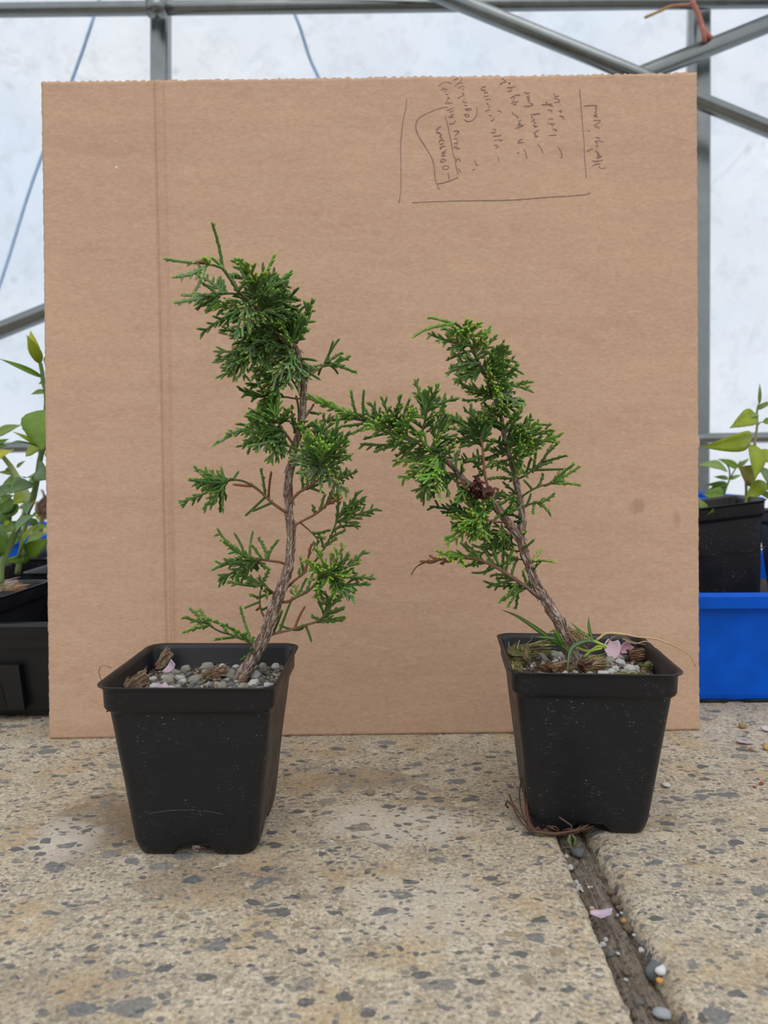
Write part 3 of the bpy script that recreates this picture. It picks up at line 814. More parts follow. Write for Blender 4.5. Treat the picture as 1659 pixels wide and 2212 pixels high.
def juniper(loc, Y0, data, trunk, trunk_sprays, label, seed, leader=None):
    rng = random.Random(seed)
    root = thing('potted_juniper', loc, label, 'potted plant')
    tr, Qt = build_limb(trunk, Y0, 'trunk', M_bark, root, BR_GREY, (0.16, 0.07, 0.04, 1), 16, 0.22, seed)
    if leader:
        ld, Ql = build_limb(leader, Y0, 'leader', M_bark, root, BR_GREY, (0.11, 0.085, 0.035, 1), 12, 0.2, seed + 3)
    for grp, sp in trunk_sprays:
        foliage(Qt if grp == 't' else Ql, Y0, sp, tr if grp == 't' else ld, rng, bias=-0.002 if leader else 0.005, off=(-0.004, 0.002) if leader else (0.0, 0.004))
    allq = list(Qt) + (list(Ql) if leader else [])
    for bi, (pts, c0, c1, sp) in enumerate(data):
        p0 = W(pts[0][0], pts[0][1], Y0 + pts[0][3]); q = near(allq, p0)
        if 0.0006 < math.hypot(q[0] - p0.x, q[2] - p0.z) < 0.010:      # root the branch in the wood it grows from
            d = np.array([q[0], q[1], q[2] - CAMH]); k = d @ cF; xr = d @ camR / k * FPX; yr = d @ camU / k * FPX
            pts = [(829.5 + xr, 1106 - yr, pts[0][2] * 1.15, q[1] - Y0)] + list(pts)
        b, Q = build_limb(pts, Y0, 'branch', M_twig, root, c0, c1, 8, 0.2, seed + bi)
        if sp: foliage(Q, Y0, sp, b, rng)
        allq += list(Q)
    return root

def L4(pts, r0, r1, dy0=0.0, dy1=0.0):
    n = len(pts)
    return [(x, y, r0 + (r1 - r0) * i / (n - 1), dy0 + (dy1 - dy0) * i / (n - 1)) for i, (x, y) in enumerate(pts)]

# ---------------- left juniper
LY = 0.459
L_trunk = [(516,1475,15,0),(527,1455,14,0),(541,1432,13,0),(556,1404,12.5,-.001),(570,1379,13,-.002),(578,1353,12.5,-.003),(586,1330,13,-.003),(595,1308,12,-.003),(602,1290,12.5,-.003),(611,1265,11,-.003),(619,1241,10,-.003),(625,1215,9,-.003),(627,1198,9,-.002),(629,1157,8.5,0),(628,1130,8.5,.001),(624,1103,8.5,.002),(623,1067,9,.002),(624,1023,8.5,.001),(630,998,8,0),(634,973,7.5,0),(645,938,7,0),(653,907,6.5,0),(655,875,6.5,0),(655,852,6.2,0),(655,822,6.2,-.001),(650,793,5.8,-.002),(645,765,5.2,-.004),(640,750,5,-.005),(627,742,6,-.008),(601,722,6.2,-.014),(571,695,6,-.021),(553,674,5.4,-.026),(542,653,5,-.03)]
L_top = L4([(542,653),(528,642),(514,629),(499,605),(490,592),(481,580)], 4.2, 3.0, -.03, -.042)
L_trunk_sprays = [
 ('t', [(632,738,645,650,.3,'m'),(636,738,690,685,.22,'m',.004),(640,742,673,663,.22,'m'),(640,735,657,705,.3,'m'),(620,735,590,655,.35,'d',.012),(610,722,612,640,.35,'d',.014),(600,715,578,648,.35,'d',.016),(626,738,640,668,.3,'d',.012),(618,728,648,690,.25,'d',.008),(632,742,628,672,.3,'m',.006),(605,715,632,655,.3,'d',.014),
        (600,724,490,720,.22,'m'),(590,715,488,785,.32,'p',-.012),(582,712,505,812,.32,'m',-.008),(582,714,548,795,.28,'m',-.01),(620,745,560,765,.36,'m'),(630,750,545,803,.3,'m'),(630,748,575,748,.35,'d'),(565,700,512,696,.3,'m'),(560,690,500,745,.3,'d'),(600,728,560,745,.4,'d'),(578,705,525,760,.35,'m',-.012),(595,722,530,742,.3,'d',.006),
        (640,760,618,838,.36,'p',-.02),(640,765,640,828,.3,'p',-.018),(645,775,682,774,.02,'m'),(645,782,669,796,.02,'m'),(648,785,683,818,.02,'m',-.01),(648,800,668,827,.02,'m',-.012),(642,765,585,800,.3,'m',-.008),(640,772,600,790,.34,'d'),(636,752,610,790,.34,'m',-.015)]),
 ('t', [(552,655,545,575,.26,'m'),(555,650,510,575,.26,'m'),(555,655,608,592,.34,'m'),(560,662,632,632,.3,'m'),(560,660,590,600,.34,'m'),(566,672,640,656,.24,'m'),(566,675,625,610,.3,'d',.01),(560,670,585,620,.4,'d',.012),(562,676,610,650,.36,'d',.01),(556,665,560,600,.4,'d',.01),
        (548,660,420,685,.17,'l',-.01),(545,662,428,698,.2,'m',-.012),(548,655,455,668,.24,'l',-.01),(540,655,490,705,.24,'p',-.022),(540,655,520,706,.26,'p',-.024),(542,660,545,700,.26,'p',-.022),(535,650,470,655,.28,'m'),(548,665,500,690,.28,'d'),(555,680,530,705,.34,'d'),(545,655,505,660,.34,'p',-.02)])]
L_data = [
 (L_top, BR_GRN, BR_GRN, [(481,582,469,487,.09,'m',0),(482,578,455,552,.18,'l',-.006),(494,600,520,578,.14,'m'),(514,629,545,600,.2,'m'),(520,635,500,600,.16,'m')]),
 (L4([(542,653),(549,640),(560,618),(570,600)], 2.6, 2.2, -.03,-.034), BR_GRN, BR_GRN, [(568,602,596,552,.17,'l',-.004),(560,618,545,590,.24,'l'),(556,624,590,585,.22,'m'),(552,632,575,600,.22,'m')]),
 (L4([(484,582),(465,574),(445,570),(425,567)], 2.6, 2.3, -.042,-.056), BR_GRN, BR_GRN, [(430,568,357,571,.14,'p',-.008),(448,571,388,618,.2,'p',-.012),(446,570,432,600,.05,'p',-.016),(436,590,431,635,.10,'p',-.01),(452,572,446,553,.3,'l',-.01)]),
 (L4([(520,636),(495,634),(470,637),(445,640)], 2.4, 2.2, -.034,-.052), BR_GRN, BR_GRN, [(450,640,378,660,.18,'p',-.01),(470,637,440,606,.12,'m'),(482,634,462,598,.16,'m'),(490,634,478,600,.1,'m'),(465,640,420,650,.2,'m'),(475,640,425,665,.16,'d'),(440,641,395,630,.12,'p'),(470,642,445,672,.2,'d')]),
 (L4([(660,817),(675,806),(690,796),(703,785)], 2.6, 2.1, 0,.01), BR_RED, BR_GRN, [(695,791,757,780,.26,'m',.006),(700,788,714,732,.03,'m'),(704,785,723,738,.03,'m'),(705,783,735,757,.1,'m'),(715,785,758,796,.1,'m'),(710,787,733,806,.03,'m'),(695,792,684,808,.03,'m')]),
 (L4([(650,856),(640,835),(625,812),(614,800)], 2.4, 2.0, 0,-.008), BR_GRN, BR_GRN, [(620,806,543,795,.26,'m'),(616,808,541,830,.3,'m'),(614,808,570,845,.34,'m',-.01),(612,802,580,785,.2,'d'),(615,805,545,808,.16,'m'),(620,812,590,845,.3,'p',-.014)]),
 (L4([(655,861),(638,861),(620,858),(602,857)], 2.2, 2.0, 0,-.004), BR_RED, BR_GRN, [(605,857,535,862,.24,'m'),(605,858,545,880,.22,'m'),(600,856,560,840,.24,'d'),(612,858,600,838,.06,'d')]),
 (L4([(640,975),(628,952),(612,930),(600,912),(594,895)], 3.0, 2.2, 0,-.012), BR_RED, BR_GRN, [(600,908,557,866,.34,'m'),(598,905,586,856,.4,'l'),(602,906,630,878,.24,'m'),(600,910,533,900,.3,'m'),(600,906,570,870,.4,'d'),(605,915,628,895,.3,'m'),(604,912,626,882,.2,'m'),(598,912,540,918,.32,'m'),(598,900,606,862,.34,'l'),(596,903,560,885,.4,'d'),
     (610,927,540,920,.2,'p',-.012),(560,920,463,948,.14,'p',-.02),(570,918,500,932,.2,'p',-.018),(608,930,537,967,.28,'m'),(606,932,545,988,.28,'m'),(608,934,580,1000,.28,'m',-.012),(604,926,518,935,.24,'m'),(610,932,560,990,.26,'p',-.014),(606,928,555,945,.34,'d'),(606,920,575,935,.4,'d'),(612,936,590,975,.3,'m',-.01),(618,940,592,962,.3,'d')]),
 (L4([(648,935),(642,920),(635,905)], 2.0, 1.8, 0,-.006), BR_GRN, BR_GRN, [(642,928,656,862,.04,'m'),(636,935,640,895,.2,'d'),(640,930,628,905,.2,'d'),(645,930,700,905,.2,'m',-.012),(640,935,668,908,.3,'m',-.014)]),
 (L4([(653,908),(662,898),(670,886),(678,873)], 2.8, 2.3, 0,.004), BR_RED, BR_RED, [(668,890,690,895,.2,'m',.01)]),
 (L4([(626,1085),(643,1066),(660,1055),(678,1043),(690,1028),(694,1008)], 3.6, 2.4, 0,-.02), BR_RED, BR_RED, [(692,1005,700,897,.24,'m'),(692,1000,742,910,.28,'m'),(692,1000,753,945,.3,'m'),(690,1000,722,905,.3,'m',.004),(692,1008,755,983,.24,'m'),(690,1005,662,920,.26,'m'),(688,1002,640,955,.28,'m'),(690,1010,625,990,.28,'p',-.014),(690,1012,645,1032,.32,'p',-.016),(694,1012,700,1058,.26,'p',-.014),(697,1012,738,1052,.26,'p',-.012),(697,1010,752,1006,.24,'m'),(690,1000,672,935,.3,'l'),(692,1000,695,950,.36,'l',-.014),(692,1005,725,960,.36,'d',.006),(690,1000,650,935,.28,'m'),(692,1008,668,985,.4,'d'),(694,1008,730,1030,.3,'m'),(690,990,680,915,.28,'d',.01),(694,996,735,930,.3,'d',.01),(690,1014,672,1050,.2,'p'),
     (660,1057,717,1033,.03,'m'),(668,1052,700,1062,.02,'m'),(655,1060,650,1020,.1,'m'),(665,1052,660,1012,.12,'m')]),
 (L4([(618,1106),(600,1095),(580,1079),(560,1060),(540,1046),(520,1038),(500,1037),(488,1041)], 3.4, 2.2, 0,-.016), BR_RED, BR_GRN, [(492,1041,427,1009,.18,'m'),(490,1042,410,1048,.26,'m'),(490,1043,408,1072,.26,'m'),(488,1044,440,1097,.28,'m'),(484,1046,484,1102,.13,'m'),(492,1040,425,1030,.16,'m'),(488,1044,425,1085,.24,'m'),(484,1046,462,1095,.2,'d'),(572,1070,572,1014,.1,'m'),(580,1078,577,1020,.03,'r'),(572,1075,529,1109,.04,'m'),(588,1086,546,1107,.03,'m'),(545,1050,508,1050,.03,'r'),(503,1037,513,1018,.03,'m'),(495,1038,478,1025,.04,'m')]),
 (L4([(632,1137),(645,1130),(660,1122),(685,1108),(708,1088),(718,1065),(724,1040),(728,1020)], 3.2, 2.0, 0,-.01), BR_RED, BR_RED, [(690,1105,700,1070,.16,'m'),(700,1098,718,1062,.12,'m'),(680,1110,684,1092,.2,'m'),(705,1090,740,1080,.16,'r'),(712,1080,733,1062,.14,'m'),(724,1040,745,1010,.24,'m'),(726,1030,715,1000,.24,'d')]),
 (L4([(650,1130),(665,1143),(680,1158),(690,1172)], 1.9, 1.6, 0,.004), BR_RED, BR_GRN, [(678,1152,714,1146,.07,'m'),(684,1160,705,1160,.16,'m'),(688,1168,680,1188,.1,'m')]),
 (L4([(668,1228),(684,1208),(700,1185),(714,1160),(726,1130),(738,1105)], 2.2, 2.0, .006,.0), BR_GRN, BR_GRN, [(730,1128,802,1097,.26,'m'),(732,1118,772,1064,.22,'m'),(726,1130,736,1062,.14,'m'),(735,1110,800,1085,.24,'m'),(720,1148,750,1115,.1,'m'),(714,1162,745,1143,.06,'m'),(700,1185,688,1150,.12,'m'),(704,1178,730,1165,.1,'m'),(745,1095,762,1120,.04,'m'),(690,1200,672,1175,.1,'m'),(738,1105,790,1080,.2,'m')]),
 (L4([(622,1267),(636,1254),(650,1244),(664,1232)], 3.0, 2.3, 0,-.008), BR_RED, BR_RED, [(655,1240,650,1205,.08,'m'),(660,1234,667,1178,.05,'r'),(648,1246,645,1228,.1,'m')]),
 (L4([(618,1301),(640,1290),(662,1279),(682,1262),(700,1245),(715,1236)], 3.2, 2.4, 0,-.026), BR_RED, BR_GRN, [(702,1243,662,1216,.32,'l',-.01),(708,1240,690,1192,.34,'l',-.008),(715,1238,728,1178,.28,'l'),(718,1236,748,1196,.3,'m'),(722,1240,790,1206,.24,'m',.012),(724,1248,803,1232,.2,'m',.01),(728,1262,800,1258,.2,'m',.006),(728,1262,765,1292,.3,'p'),(704,1244,745,1240,.34,'l',-.012),(710,1248,678,1277,.32,'l',-.01),(714,1250,722,1285,.32,'l',-.01),(716,1245,760,1225,.3,'m'),(705,1246,700,1225,.4,'l',-.012),(660,1282,672,1238,.12,'m'),(640,1290,660,1252,.05,'m'),(684,1262,700,1300,.24,'m'),(640,1290,632,1278,.3,'y'),(690,1256,690,1235,.3,'d'),(720,1250,745,1272,.3,'m')]),
 (L4([(682,1262),(685,1285),(692,1310)], 1.8, 1.6, -.01,-.006), BR_GRN, BR_GRN, [(688,1300,705,1330,.2,'m'),(684,1284,672,1300,.16,'m'),(690,1305,720,1300,.2,'m')]),
 (L4([(583,1372),(600,1367),(622,1362),(645,1355),(665,1349),(684,1343),(700,1330),(716,1308),(730,1285)], 3.2, 2.2, 0,-.006), BR_RED, BR_GRN, [(684,1344,752,1331,.16,'m'),(688,1342,742,1346,.1,'m'),(692,1338,742,1308,.2,'m'),(706,1322,740,1318,.14,'m'),(700,1330,705,1290,.22,'m'),(716,1308,745,1280,.24,'m'),(716,1308,706,1275,.24,'m'),(660,1350,678,1384,.04,'m'),(656,1352,646,1373,.04,'m'),(603,1366,629,1294,.03,'m'),(636,1358,656,1296,.03,'r'),(588,1370,608,1318,.03,'m'),(690,1340,672,1330,.1,'m')]),
 (L4([(617,1219),(603,1214),(588,1212),(570,1210),(553,1210)], 3.0, 2.2, 0,-.012), BR_RED, BR_RED, [(556,1210,461,1184,.17,'m'),(554,1210,466,1212,.22,'m'),(545,1210,472,1258,.26,'m'),(552,1212,508,1242,.28,'m'),(556,1212,582,1232,.28,'m'),(558,1210,480,1225,.2,'d'),(548,1210,480,1172,.16,'m'),(530,1200,515,1150,.03,'m'),(540,1204,541,1158,.03,'m'),(566,1209,545,1174,.1,'m'),(580,1210,568,1149,.08,'m'),(576,1210,592,1164,.1,'m'),(560,1212,545,1235,.24,'d')]),
 (L4([(598,1286),(585,1276),(573,1267),(563,1258)], 2.6, 2.0, .003,-.004), BR_RED, BR_GRN, [(570,1265,514,1236,.26,'m'),(568,1263,518,1272,.2,'m'),(566,1260,582,1236,.16,'m'),(568,1262,530,1252,.3,'m'),(575,1270,590,1284,.24,'m')]),
 (L4([(572,1334),(565,1322),(562,1308),(561,1290),(563,1275)], 2.2, 1.8, .002,.0), BR_RED, BR_GRN, [(562,1292,540,1284,.14,'m'),(562,1300,526,1311,.02,'m'),(562,1290,590,1280,.14,'m'),(565,1318,586,1314,.12,'m'),(562,1312,552,1318,.03,'r')]),
 (L4([(552,1396),(535,1386),(518,1379),(495,1370),(475,1364),(458,1354),(446,1342)], 2.4, 1.9, 0,-.014), BR_GRN, BR_GRN, [(450,1346,394,1336,.24,'m'),(452,1350,393,1355,.16,'l'),(446,1342,410,1309,.18,'m'),(540,1388,499,1334,.08,'m'),(546,1390,514,1335,.06,'m'),(510,1376,470,1383,.1,'m'),(492,1369,478,1348,.12,'m'),(545,1390,545,1378,.2,'m'),(520,1380,500,1362,.04,'m'),(455,1352,430,1330,.2,'m')]),
 (L4([(549,1415),(543,1408),(540,1400)], 1.6, 1.4, -.004,-.008), BR_GRN, BR_GRN, [(545,1405,530,1430,.05,'m'),(546,1400,541,1425,.05,'m')]),
]

# ---------------- right juniper
RY = 0.474
R_trunk = [(1250,1462,16,0),(1244,1445,15,0),(1237,1422,14,0),(1224,1386,14,0),(1212,1350,12.5,0),(1202,1335,12,0),(1193,1321,11.5,0),(1179,1297,10,0),(1169,1280,10.5,0),(1159,1265,10,0),(1147,1231,9.5,0),(1135,1203,9,0),(1128,1178,9.5,0),(1122,1160,10.5,0),(1109,1145,9.5,-.002),(1092,1121,8.5,-.004),(1073,1096,8.5,-.006),(1053,1075,7.5,-.008),(1027,1055,7,-.010),(1005,1040,6.5,-.012),(986,1019,5.6,-.014),(970,1000,5,-.016),(944,980,4.6,-.018),(914,961,4.3,-.02),(883,946,4,-.02),(852,930,3.6,-.02),(821,918,3.3,-.02),(791,910,3,-.02),(765,904,2.5,-.021)]
R_leader = [(1124,1168,7,0),(1127,1150,7,.002),(1127,1135,6.5,.003),(1126,1101,6.2,.005),(1121,1067,5.8,.006),(1113,1034,5.6,.006),(1106,1005,5.2,.005),(1101,986,5,.004),(1092,955,4.8,.003),(1086,921,4.6,.002),(1080,887,4.4,0),(1070,863,4.4,-.002),(1058,823,4.2,-.004),(1046,808,3.8,-.006),(1027,768,3.4,-.01),(1012,737,3.2,-.013),(997,709,3,-.016),(983,698,2.7,-.018)]
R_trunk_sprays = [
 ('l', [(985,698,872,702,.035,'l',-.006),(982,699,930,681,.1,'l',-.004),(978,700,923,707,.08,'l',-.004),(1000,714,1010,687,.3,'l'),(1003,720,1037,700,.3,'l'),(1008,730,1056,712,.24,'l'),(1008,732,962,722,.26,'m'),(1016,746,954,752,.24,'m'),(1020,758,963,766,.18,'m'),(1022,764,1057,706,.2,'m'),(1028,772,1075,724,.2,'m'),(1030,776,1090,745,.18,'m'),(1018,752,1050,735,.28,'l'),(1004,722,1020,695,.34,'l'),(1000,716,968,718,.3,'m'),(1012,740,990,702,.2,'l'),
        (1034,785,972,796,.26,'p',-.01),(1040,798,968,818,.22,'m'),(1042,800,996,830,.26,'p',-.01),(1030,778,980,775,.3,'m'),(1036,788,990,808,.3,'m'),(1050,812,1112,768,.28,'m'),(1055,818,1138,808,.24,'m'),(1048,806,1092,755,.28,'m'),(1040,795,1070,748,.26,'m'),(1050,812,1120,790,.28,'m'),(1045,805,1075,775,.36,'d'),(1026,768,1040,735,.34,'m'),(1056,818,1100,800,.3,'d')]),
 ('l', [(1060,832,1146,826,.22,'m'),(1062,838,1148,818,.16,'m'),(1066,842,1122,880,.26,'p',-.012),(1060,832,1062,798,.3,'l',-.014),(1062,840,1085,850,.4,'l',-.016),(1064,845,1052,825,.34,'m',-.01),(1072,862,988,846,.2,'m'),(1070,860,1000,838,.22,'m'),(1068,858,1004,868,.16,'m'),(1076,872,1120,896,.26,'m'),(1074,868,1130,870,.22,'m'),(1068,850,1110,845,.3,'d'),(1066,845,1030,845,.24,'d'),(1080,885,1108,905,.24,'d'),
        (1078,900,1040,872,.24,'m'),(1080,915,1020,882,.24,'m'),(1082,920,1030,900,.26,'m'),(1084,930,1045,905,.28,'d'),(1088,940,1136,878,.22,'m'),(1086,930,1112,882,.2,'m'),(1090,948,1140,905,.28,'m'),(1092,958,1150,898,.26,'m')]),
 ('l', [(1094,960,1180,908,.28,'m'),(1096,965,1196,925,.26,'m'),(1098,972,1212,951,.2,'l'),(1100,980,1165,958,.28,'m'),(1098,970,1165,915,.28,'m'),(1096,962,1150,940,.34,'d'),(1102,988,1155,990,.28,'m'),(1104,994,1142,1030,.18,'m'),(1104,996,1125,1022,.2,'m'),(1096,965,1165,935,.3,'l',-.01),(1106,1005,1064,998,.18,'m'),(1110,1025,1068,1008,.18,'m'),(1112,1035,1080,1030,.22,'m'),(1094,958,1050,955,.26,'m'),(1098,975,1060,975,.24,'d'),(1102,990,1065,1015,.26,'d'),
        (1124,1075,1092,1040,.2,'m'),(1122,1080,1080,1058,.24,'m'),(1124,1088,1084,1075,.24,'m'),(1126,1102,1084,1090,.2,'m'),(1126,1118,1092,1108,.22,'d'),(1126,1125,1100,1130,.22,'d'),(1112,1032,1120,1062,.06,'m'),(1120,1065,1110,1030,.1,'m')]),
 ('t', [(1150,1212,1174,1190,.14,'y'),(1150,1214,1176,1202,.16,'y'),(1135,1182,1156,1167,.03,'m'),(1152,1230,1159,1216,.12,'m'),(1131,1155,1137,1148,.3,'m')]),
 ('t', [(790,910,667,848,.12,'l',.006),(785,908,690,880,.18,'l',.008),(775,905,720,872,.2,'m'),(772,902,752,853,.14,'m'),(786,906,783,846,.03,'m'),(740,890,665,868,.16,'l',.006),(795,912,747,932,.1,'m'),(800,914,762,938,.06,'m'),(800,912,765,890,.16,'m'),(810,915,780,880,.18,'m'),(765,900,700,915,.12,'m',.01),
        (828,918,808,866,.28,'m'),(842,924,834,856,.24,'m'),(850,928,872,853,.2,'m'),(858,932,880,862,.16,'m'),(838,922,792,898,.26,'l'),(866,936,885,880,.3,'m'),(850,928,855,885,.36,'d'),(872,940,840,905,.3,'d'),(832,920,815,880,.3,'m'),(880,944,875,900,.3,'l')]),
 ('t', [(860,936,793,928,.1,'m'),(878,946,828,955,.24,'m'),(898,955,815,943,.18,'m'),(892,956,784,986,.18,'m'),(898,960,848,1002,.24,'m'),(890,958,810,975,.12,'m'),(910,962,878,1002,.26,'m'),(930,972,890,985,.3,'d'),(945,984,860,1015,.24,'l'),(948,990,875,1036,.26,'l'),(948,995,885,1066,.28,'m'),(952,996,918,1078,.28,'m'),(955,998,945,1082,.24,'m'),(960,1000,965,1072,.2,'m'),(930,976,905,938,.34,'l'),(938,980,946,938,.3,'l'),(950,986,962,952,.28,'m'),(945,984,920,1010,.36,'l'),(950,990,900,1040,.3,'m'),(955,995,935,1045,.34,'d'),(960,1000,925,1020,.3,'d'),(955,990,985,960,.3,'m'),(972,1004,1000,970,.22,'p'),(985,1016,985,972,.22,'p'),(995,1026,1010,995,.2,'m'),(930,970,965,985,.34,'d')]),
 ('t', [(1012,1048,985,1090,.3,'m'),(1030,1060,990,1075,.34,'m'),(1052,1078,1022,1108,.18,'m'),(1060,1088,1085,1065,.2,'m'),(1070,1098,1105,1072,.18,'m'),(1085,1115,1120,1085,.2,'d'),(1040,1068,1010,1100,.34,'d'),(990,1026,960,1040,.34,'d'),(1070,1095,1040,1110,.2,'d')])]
R_data = [
 (L4([(1057,1068),(1052,1045),(1047,1023),(1044,985),(1041,955),(1038,940)], 3.6, 2.4, -.012,-.012), BR_RED, BR_RED, [(1040,950,983,892,.28,'m'),(1042,945,1008,880,.26,'m'),(1042,942,1028,862,.22,'m'),(1040,950,982,912,.28,'m'),(1042,960,968,946,.24,'m'),(1038,955,993,966,.24,'m'),(1042,948,1050,890,.26,'m'),(1042,955,1065,905,.24,'m'),(1042,965,1005,930,.3,'d'),(1044,985,1008,992,.18,'m'),(1045,1002,998,986,.16,'m'),(1047,1020,1008,1003,.08,'m'),(1046,1012,1075,985,.16,'m'),(1044,975,1068,950,.22,'m'),(1050,1035,1085,1030,.12,'m'),(1040,950,1015,900,.34,'d'),(1048,1022,1022,1030,.1,'m')]),
 (L4([(906,957),(913,930),(919,905),(923,885)], 2.8, 2.1, -.02,-.03), BR_RED, BR_GRN, [(921,892,904,828,.22,'m'),(923,888,940,823,.28,'m'),(924,888,976,846,.26,'m'),(920,898,893,853,.16,'m'),(923,886,920,832,.28,'m'),(922,890,958,832,.24,'m'),(920,905,895,885,.3,'l'),(918,910,945,880,.2,'m'),(914,925,890,905,.34,'d'),(915,925,940,905,.3,'d'),(910,940,880,920,.34,'m')]),
 (L4([(930,970),(942,945),(952,925)], 2.4, 1.9, -.018,-.01), BR_GRN, BR_GRN, [(945,940,952,880,.2,'m'),(948,935,970,900,.22,'m'),(948,942,982,905,.24,'l'),(945,945,988,942,.26,'m'),(940,948,930,905,.3,'m'),(950,930,965,905,.28,'d')]),
 (L4([(1110,1036),(1130,1030),(1152,1014),(1170,996),(1185,975)], 2.4, 1.9, .006,.0), BR_GRN, BR_GRN, [(1172,996,1196,953,.12,'m'),(1172,998,1224,981,.12,'m'),(1152,1014,1160,958,.14,'m'),(1148,1016,1216,1013,.04,'m'),(1160,1008,1195,1000,.08,'m'),(1135,1026,1150,990,.14,'m'),(1182,980,1205,950,.14,'m'),(1150,1014,1172,1010,.2,'m')]),
 (L4([(1124,1076),(1140,1064),(1160,1053),(1182,1046),(1200,1042)], 2.4, 1.9, .006,-.004), BR_GRN, BR_GRN, [(1190,1044,1256,1036,.12,'l'),(1190,1044,1236,998,.12,'m'),(1192,1043,1253,1014,.14,'l'),(1160,1053,1178,1028,.06,'m'),(1175,1049,1214,1059,.03,'r'),(1150,1058,1135,1035,.04,'m'),(1200,1040,1225,1025,.2,'m')]),
 (L4([(1128,1098),(1142,1090),(1158,1086),(1172,1086)], 2.3, 1.9, .006,.0), BR_GRN, BR_GRN, [(1160,1087,1205,1074,.16,'m'),(1162,1087,1197,1106,.14,'l'),(1136,1094,1149,1068,.04,'m'),(1155,1088,1152,1105,.08,'m'),(1168,1086,1175,1075,.06,'m')]),
 (L4([(1090,1128),(1070,1127),(1050,1124),(1032,1120),(1018,1122)], 2.8, 2.0, -.004,-.022), BR_GREY, BR_RED, [(1036,1122,944,1090,.22,'d'),(1034,1124,982,1098,.32,'d'),(1030,1126,968,1167,.24,'l',-.01),(1026,1124,972,1118,.3,'l',-.008),(1020,1128,982,1188,.22,'l',-.008),(1050,1122,1010,1062,.24,'m'),(1034,1116,1000,1058,.28,'m'),(1050,1124,1062,1160,.28,'m'),(1060,1128,1040,1172,.28,'m'),(1030,1124,1018,1160,.3,'p',-.012),(1025,1120,965,1105,.28,'d'),(1040,1120,995,1130,.34,'l'),(1022,1126,1000,1150,.34,'l',-.01),(1065,1127,1085,1105,.2,'m'),(1034,1122,1020,1180,.2,'m'),(1045,1120,1030,1085,.34,'d'),(1038,1124,1055,1110,.3,'m'),(1026,1126,975,1145,.26,'l')]),
 (L4([(1120,1166),(1105,1158),(1092,1150)], 2.6, 2.2, 0,-.004), BR_RED, BR_RED, [(1092,1150,1034,1166,.26,'m'),(1092,1152,1058,1192,.3,'m'),(1096,1152,1066,1130,.28,'m'),(1094,1152,1040,1178,.24,'d'),(1095,1155,1080,1195,.3,'m'),(1100,1156,1075,1175,.36,'d'),(1105,1150,1090,1128,.26,'d'),(1105,1160,1095,1190,.26,'d')]),
 (L4([(1130,1192),(1115,1190),(1095,1185)], 1.8, 1.6, .004,.0), BR_RED, BR_GRN, [(1108,1188,1062,1180,.2,'m'),(1105,1188,1080,1168,.2,'d')]),
 (L4([(1137,1210),(1120,1208),(1100,1203)], 1.8, 1.6, .004,.0), BR_RED, BR_GRN, [(1118,1207,1074,1217,.2,'m'),(1112,1206,1080,1195,.18,'m')]),
 (L4([(1170,1292),(1155,1283),(1138,1269),(1112,1251),(1085,1233),(1058,1219),(1030,1208),(1003,1203)], 5.2, 2.4, 0,-.02), BR_GREY, BR_RED, [(1006,1203,944,1194,.26,'l',-.004),(1008,1204,950,1211,.16,'l'),(1010,1203,968,1190,.3,'l'),(1036,1210,1012,1168,.2,'m'),(1030,1208,998,1174,.2,'m'),(1050,1216,1002,1216,.08,'m'),(1068,1226,1020,1249,.02,'m'),(1060,1222,1045,1240,.03,'m'),(1080,1231,1063,1180,.16,'m'),(1092,1238,1103,1183,.16,'m'),(1075,1228,1033,1184,.16,'m'),(1085,1232,1085,1190,.18,'d'),(1112,1250,1072,1247,.1,'m'),(1112,1252,1052,1262,.18,'m'),(1122,1260,1050,1278,.16,'m'),(1120,1258,1085,1295,.24,'m'),(1138,1270,1072,1288,.14,'m'),(1124,1270,1096,1309,.16,'m'),(1120,1268,1110,1308,.12,'m'),(1138,1268,1130,1232,.16,'m'),(1098,1242,1060,1240,.1,'m'),(1105,1246,1110,1210,.12,'m'),(1145,1274,1140,1250,.14,'d'),(1050,1214,1080,1226,.2,'d'),(1040,1212,1010,1200,.24,'m')]),
 (L4([(1003,1203),(980,1207),(958,1209),(935,1211),(915,1216),(898,1226),(888,1242)], 2.4, 1.3, -.02,-.024), BR_RED, (0.17,0.10,0.06,1), [(975,1207,953,1220,.05,'r'),(945,1210,918,1220,.03,'r'),(950,1209,930,1205,.06,'r'),(985,1206,960,1216,.08,'r'),(925,1213,908,1212,.03,'r')]),
]
LP = (-0.1071, 0.4430, 0.0); RP = (0.1245, 0.4661, 0.0)
jl = juniper(LP, LY, L_data, L_trunk, L_trunk_sprays, 'taller juniper with a curving trunk in the left black pot', 11)
jr = juniper(RP, RY, R_data, R_trunk, R_trunk_sprays, 'leaning two-stemmed juniper in the right black pot', 23, R_leader)
def add_pot(root, yaw, soilz, mat, seed, amp, notch=True):
    p = pot_mesh(seed=seed).build('pot', mat); p.parent = root; p.rotation_euler.z = yaw
    s = soil_mesh(0.0445, soilz, amp, seed).build('potting_mix', M_soil); s.parent = root; s.rotation_euler.z = yaw
    tag(s, kind='stuff')
    return p
add_pot(jl, -0.0175, 0.0865, M_pot, 1, 0.004)
add_pot(jr, -0.0723, 0.0885, M_potb, 9, 0.004)

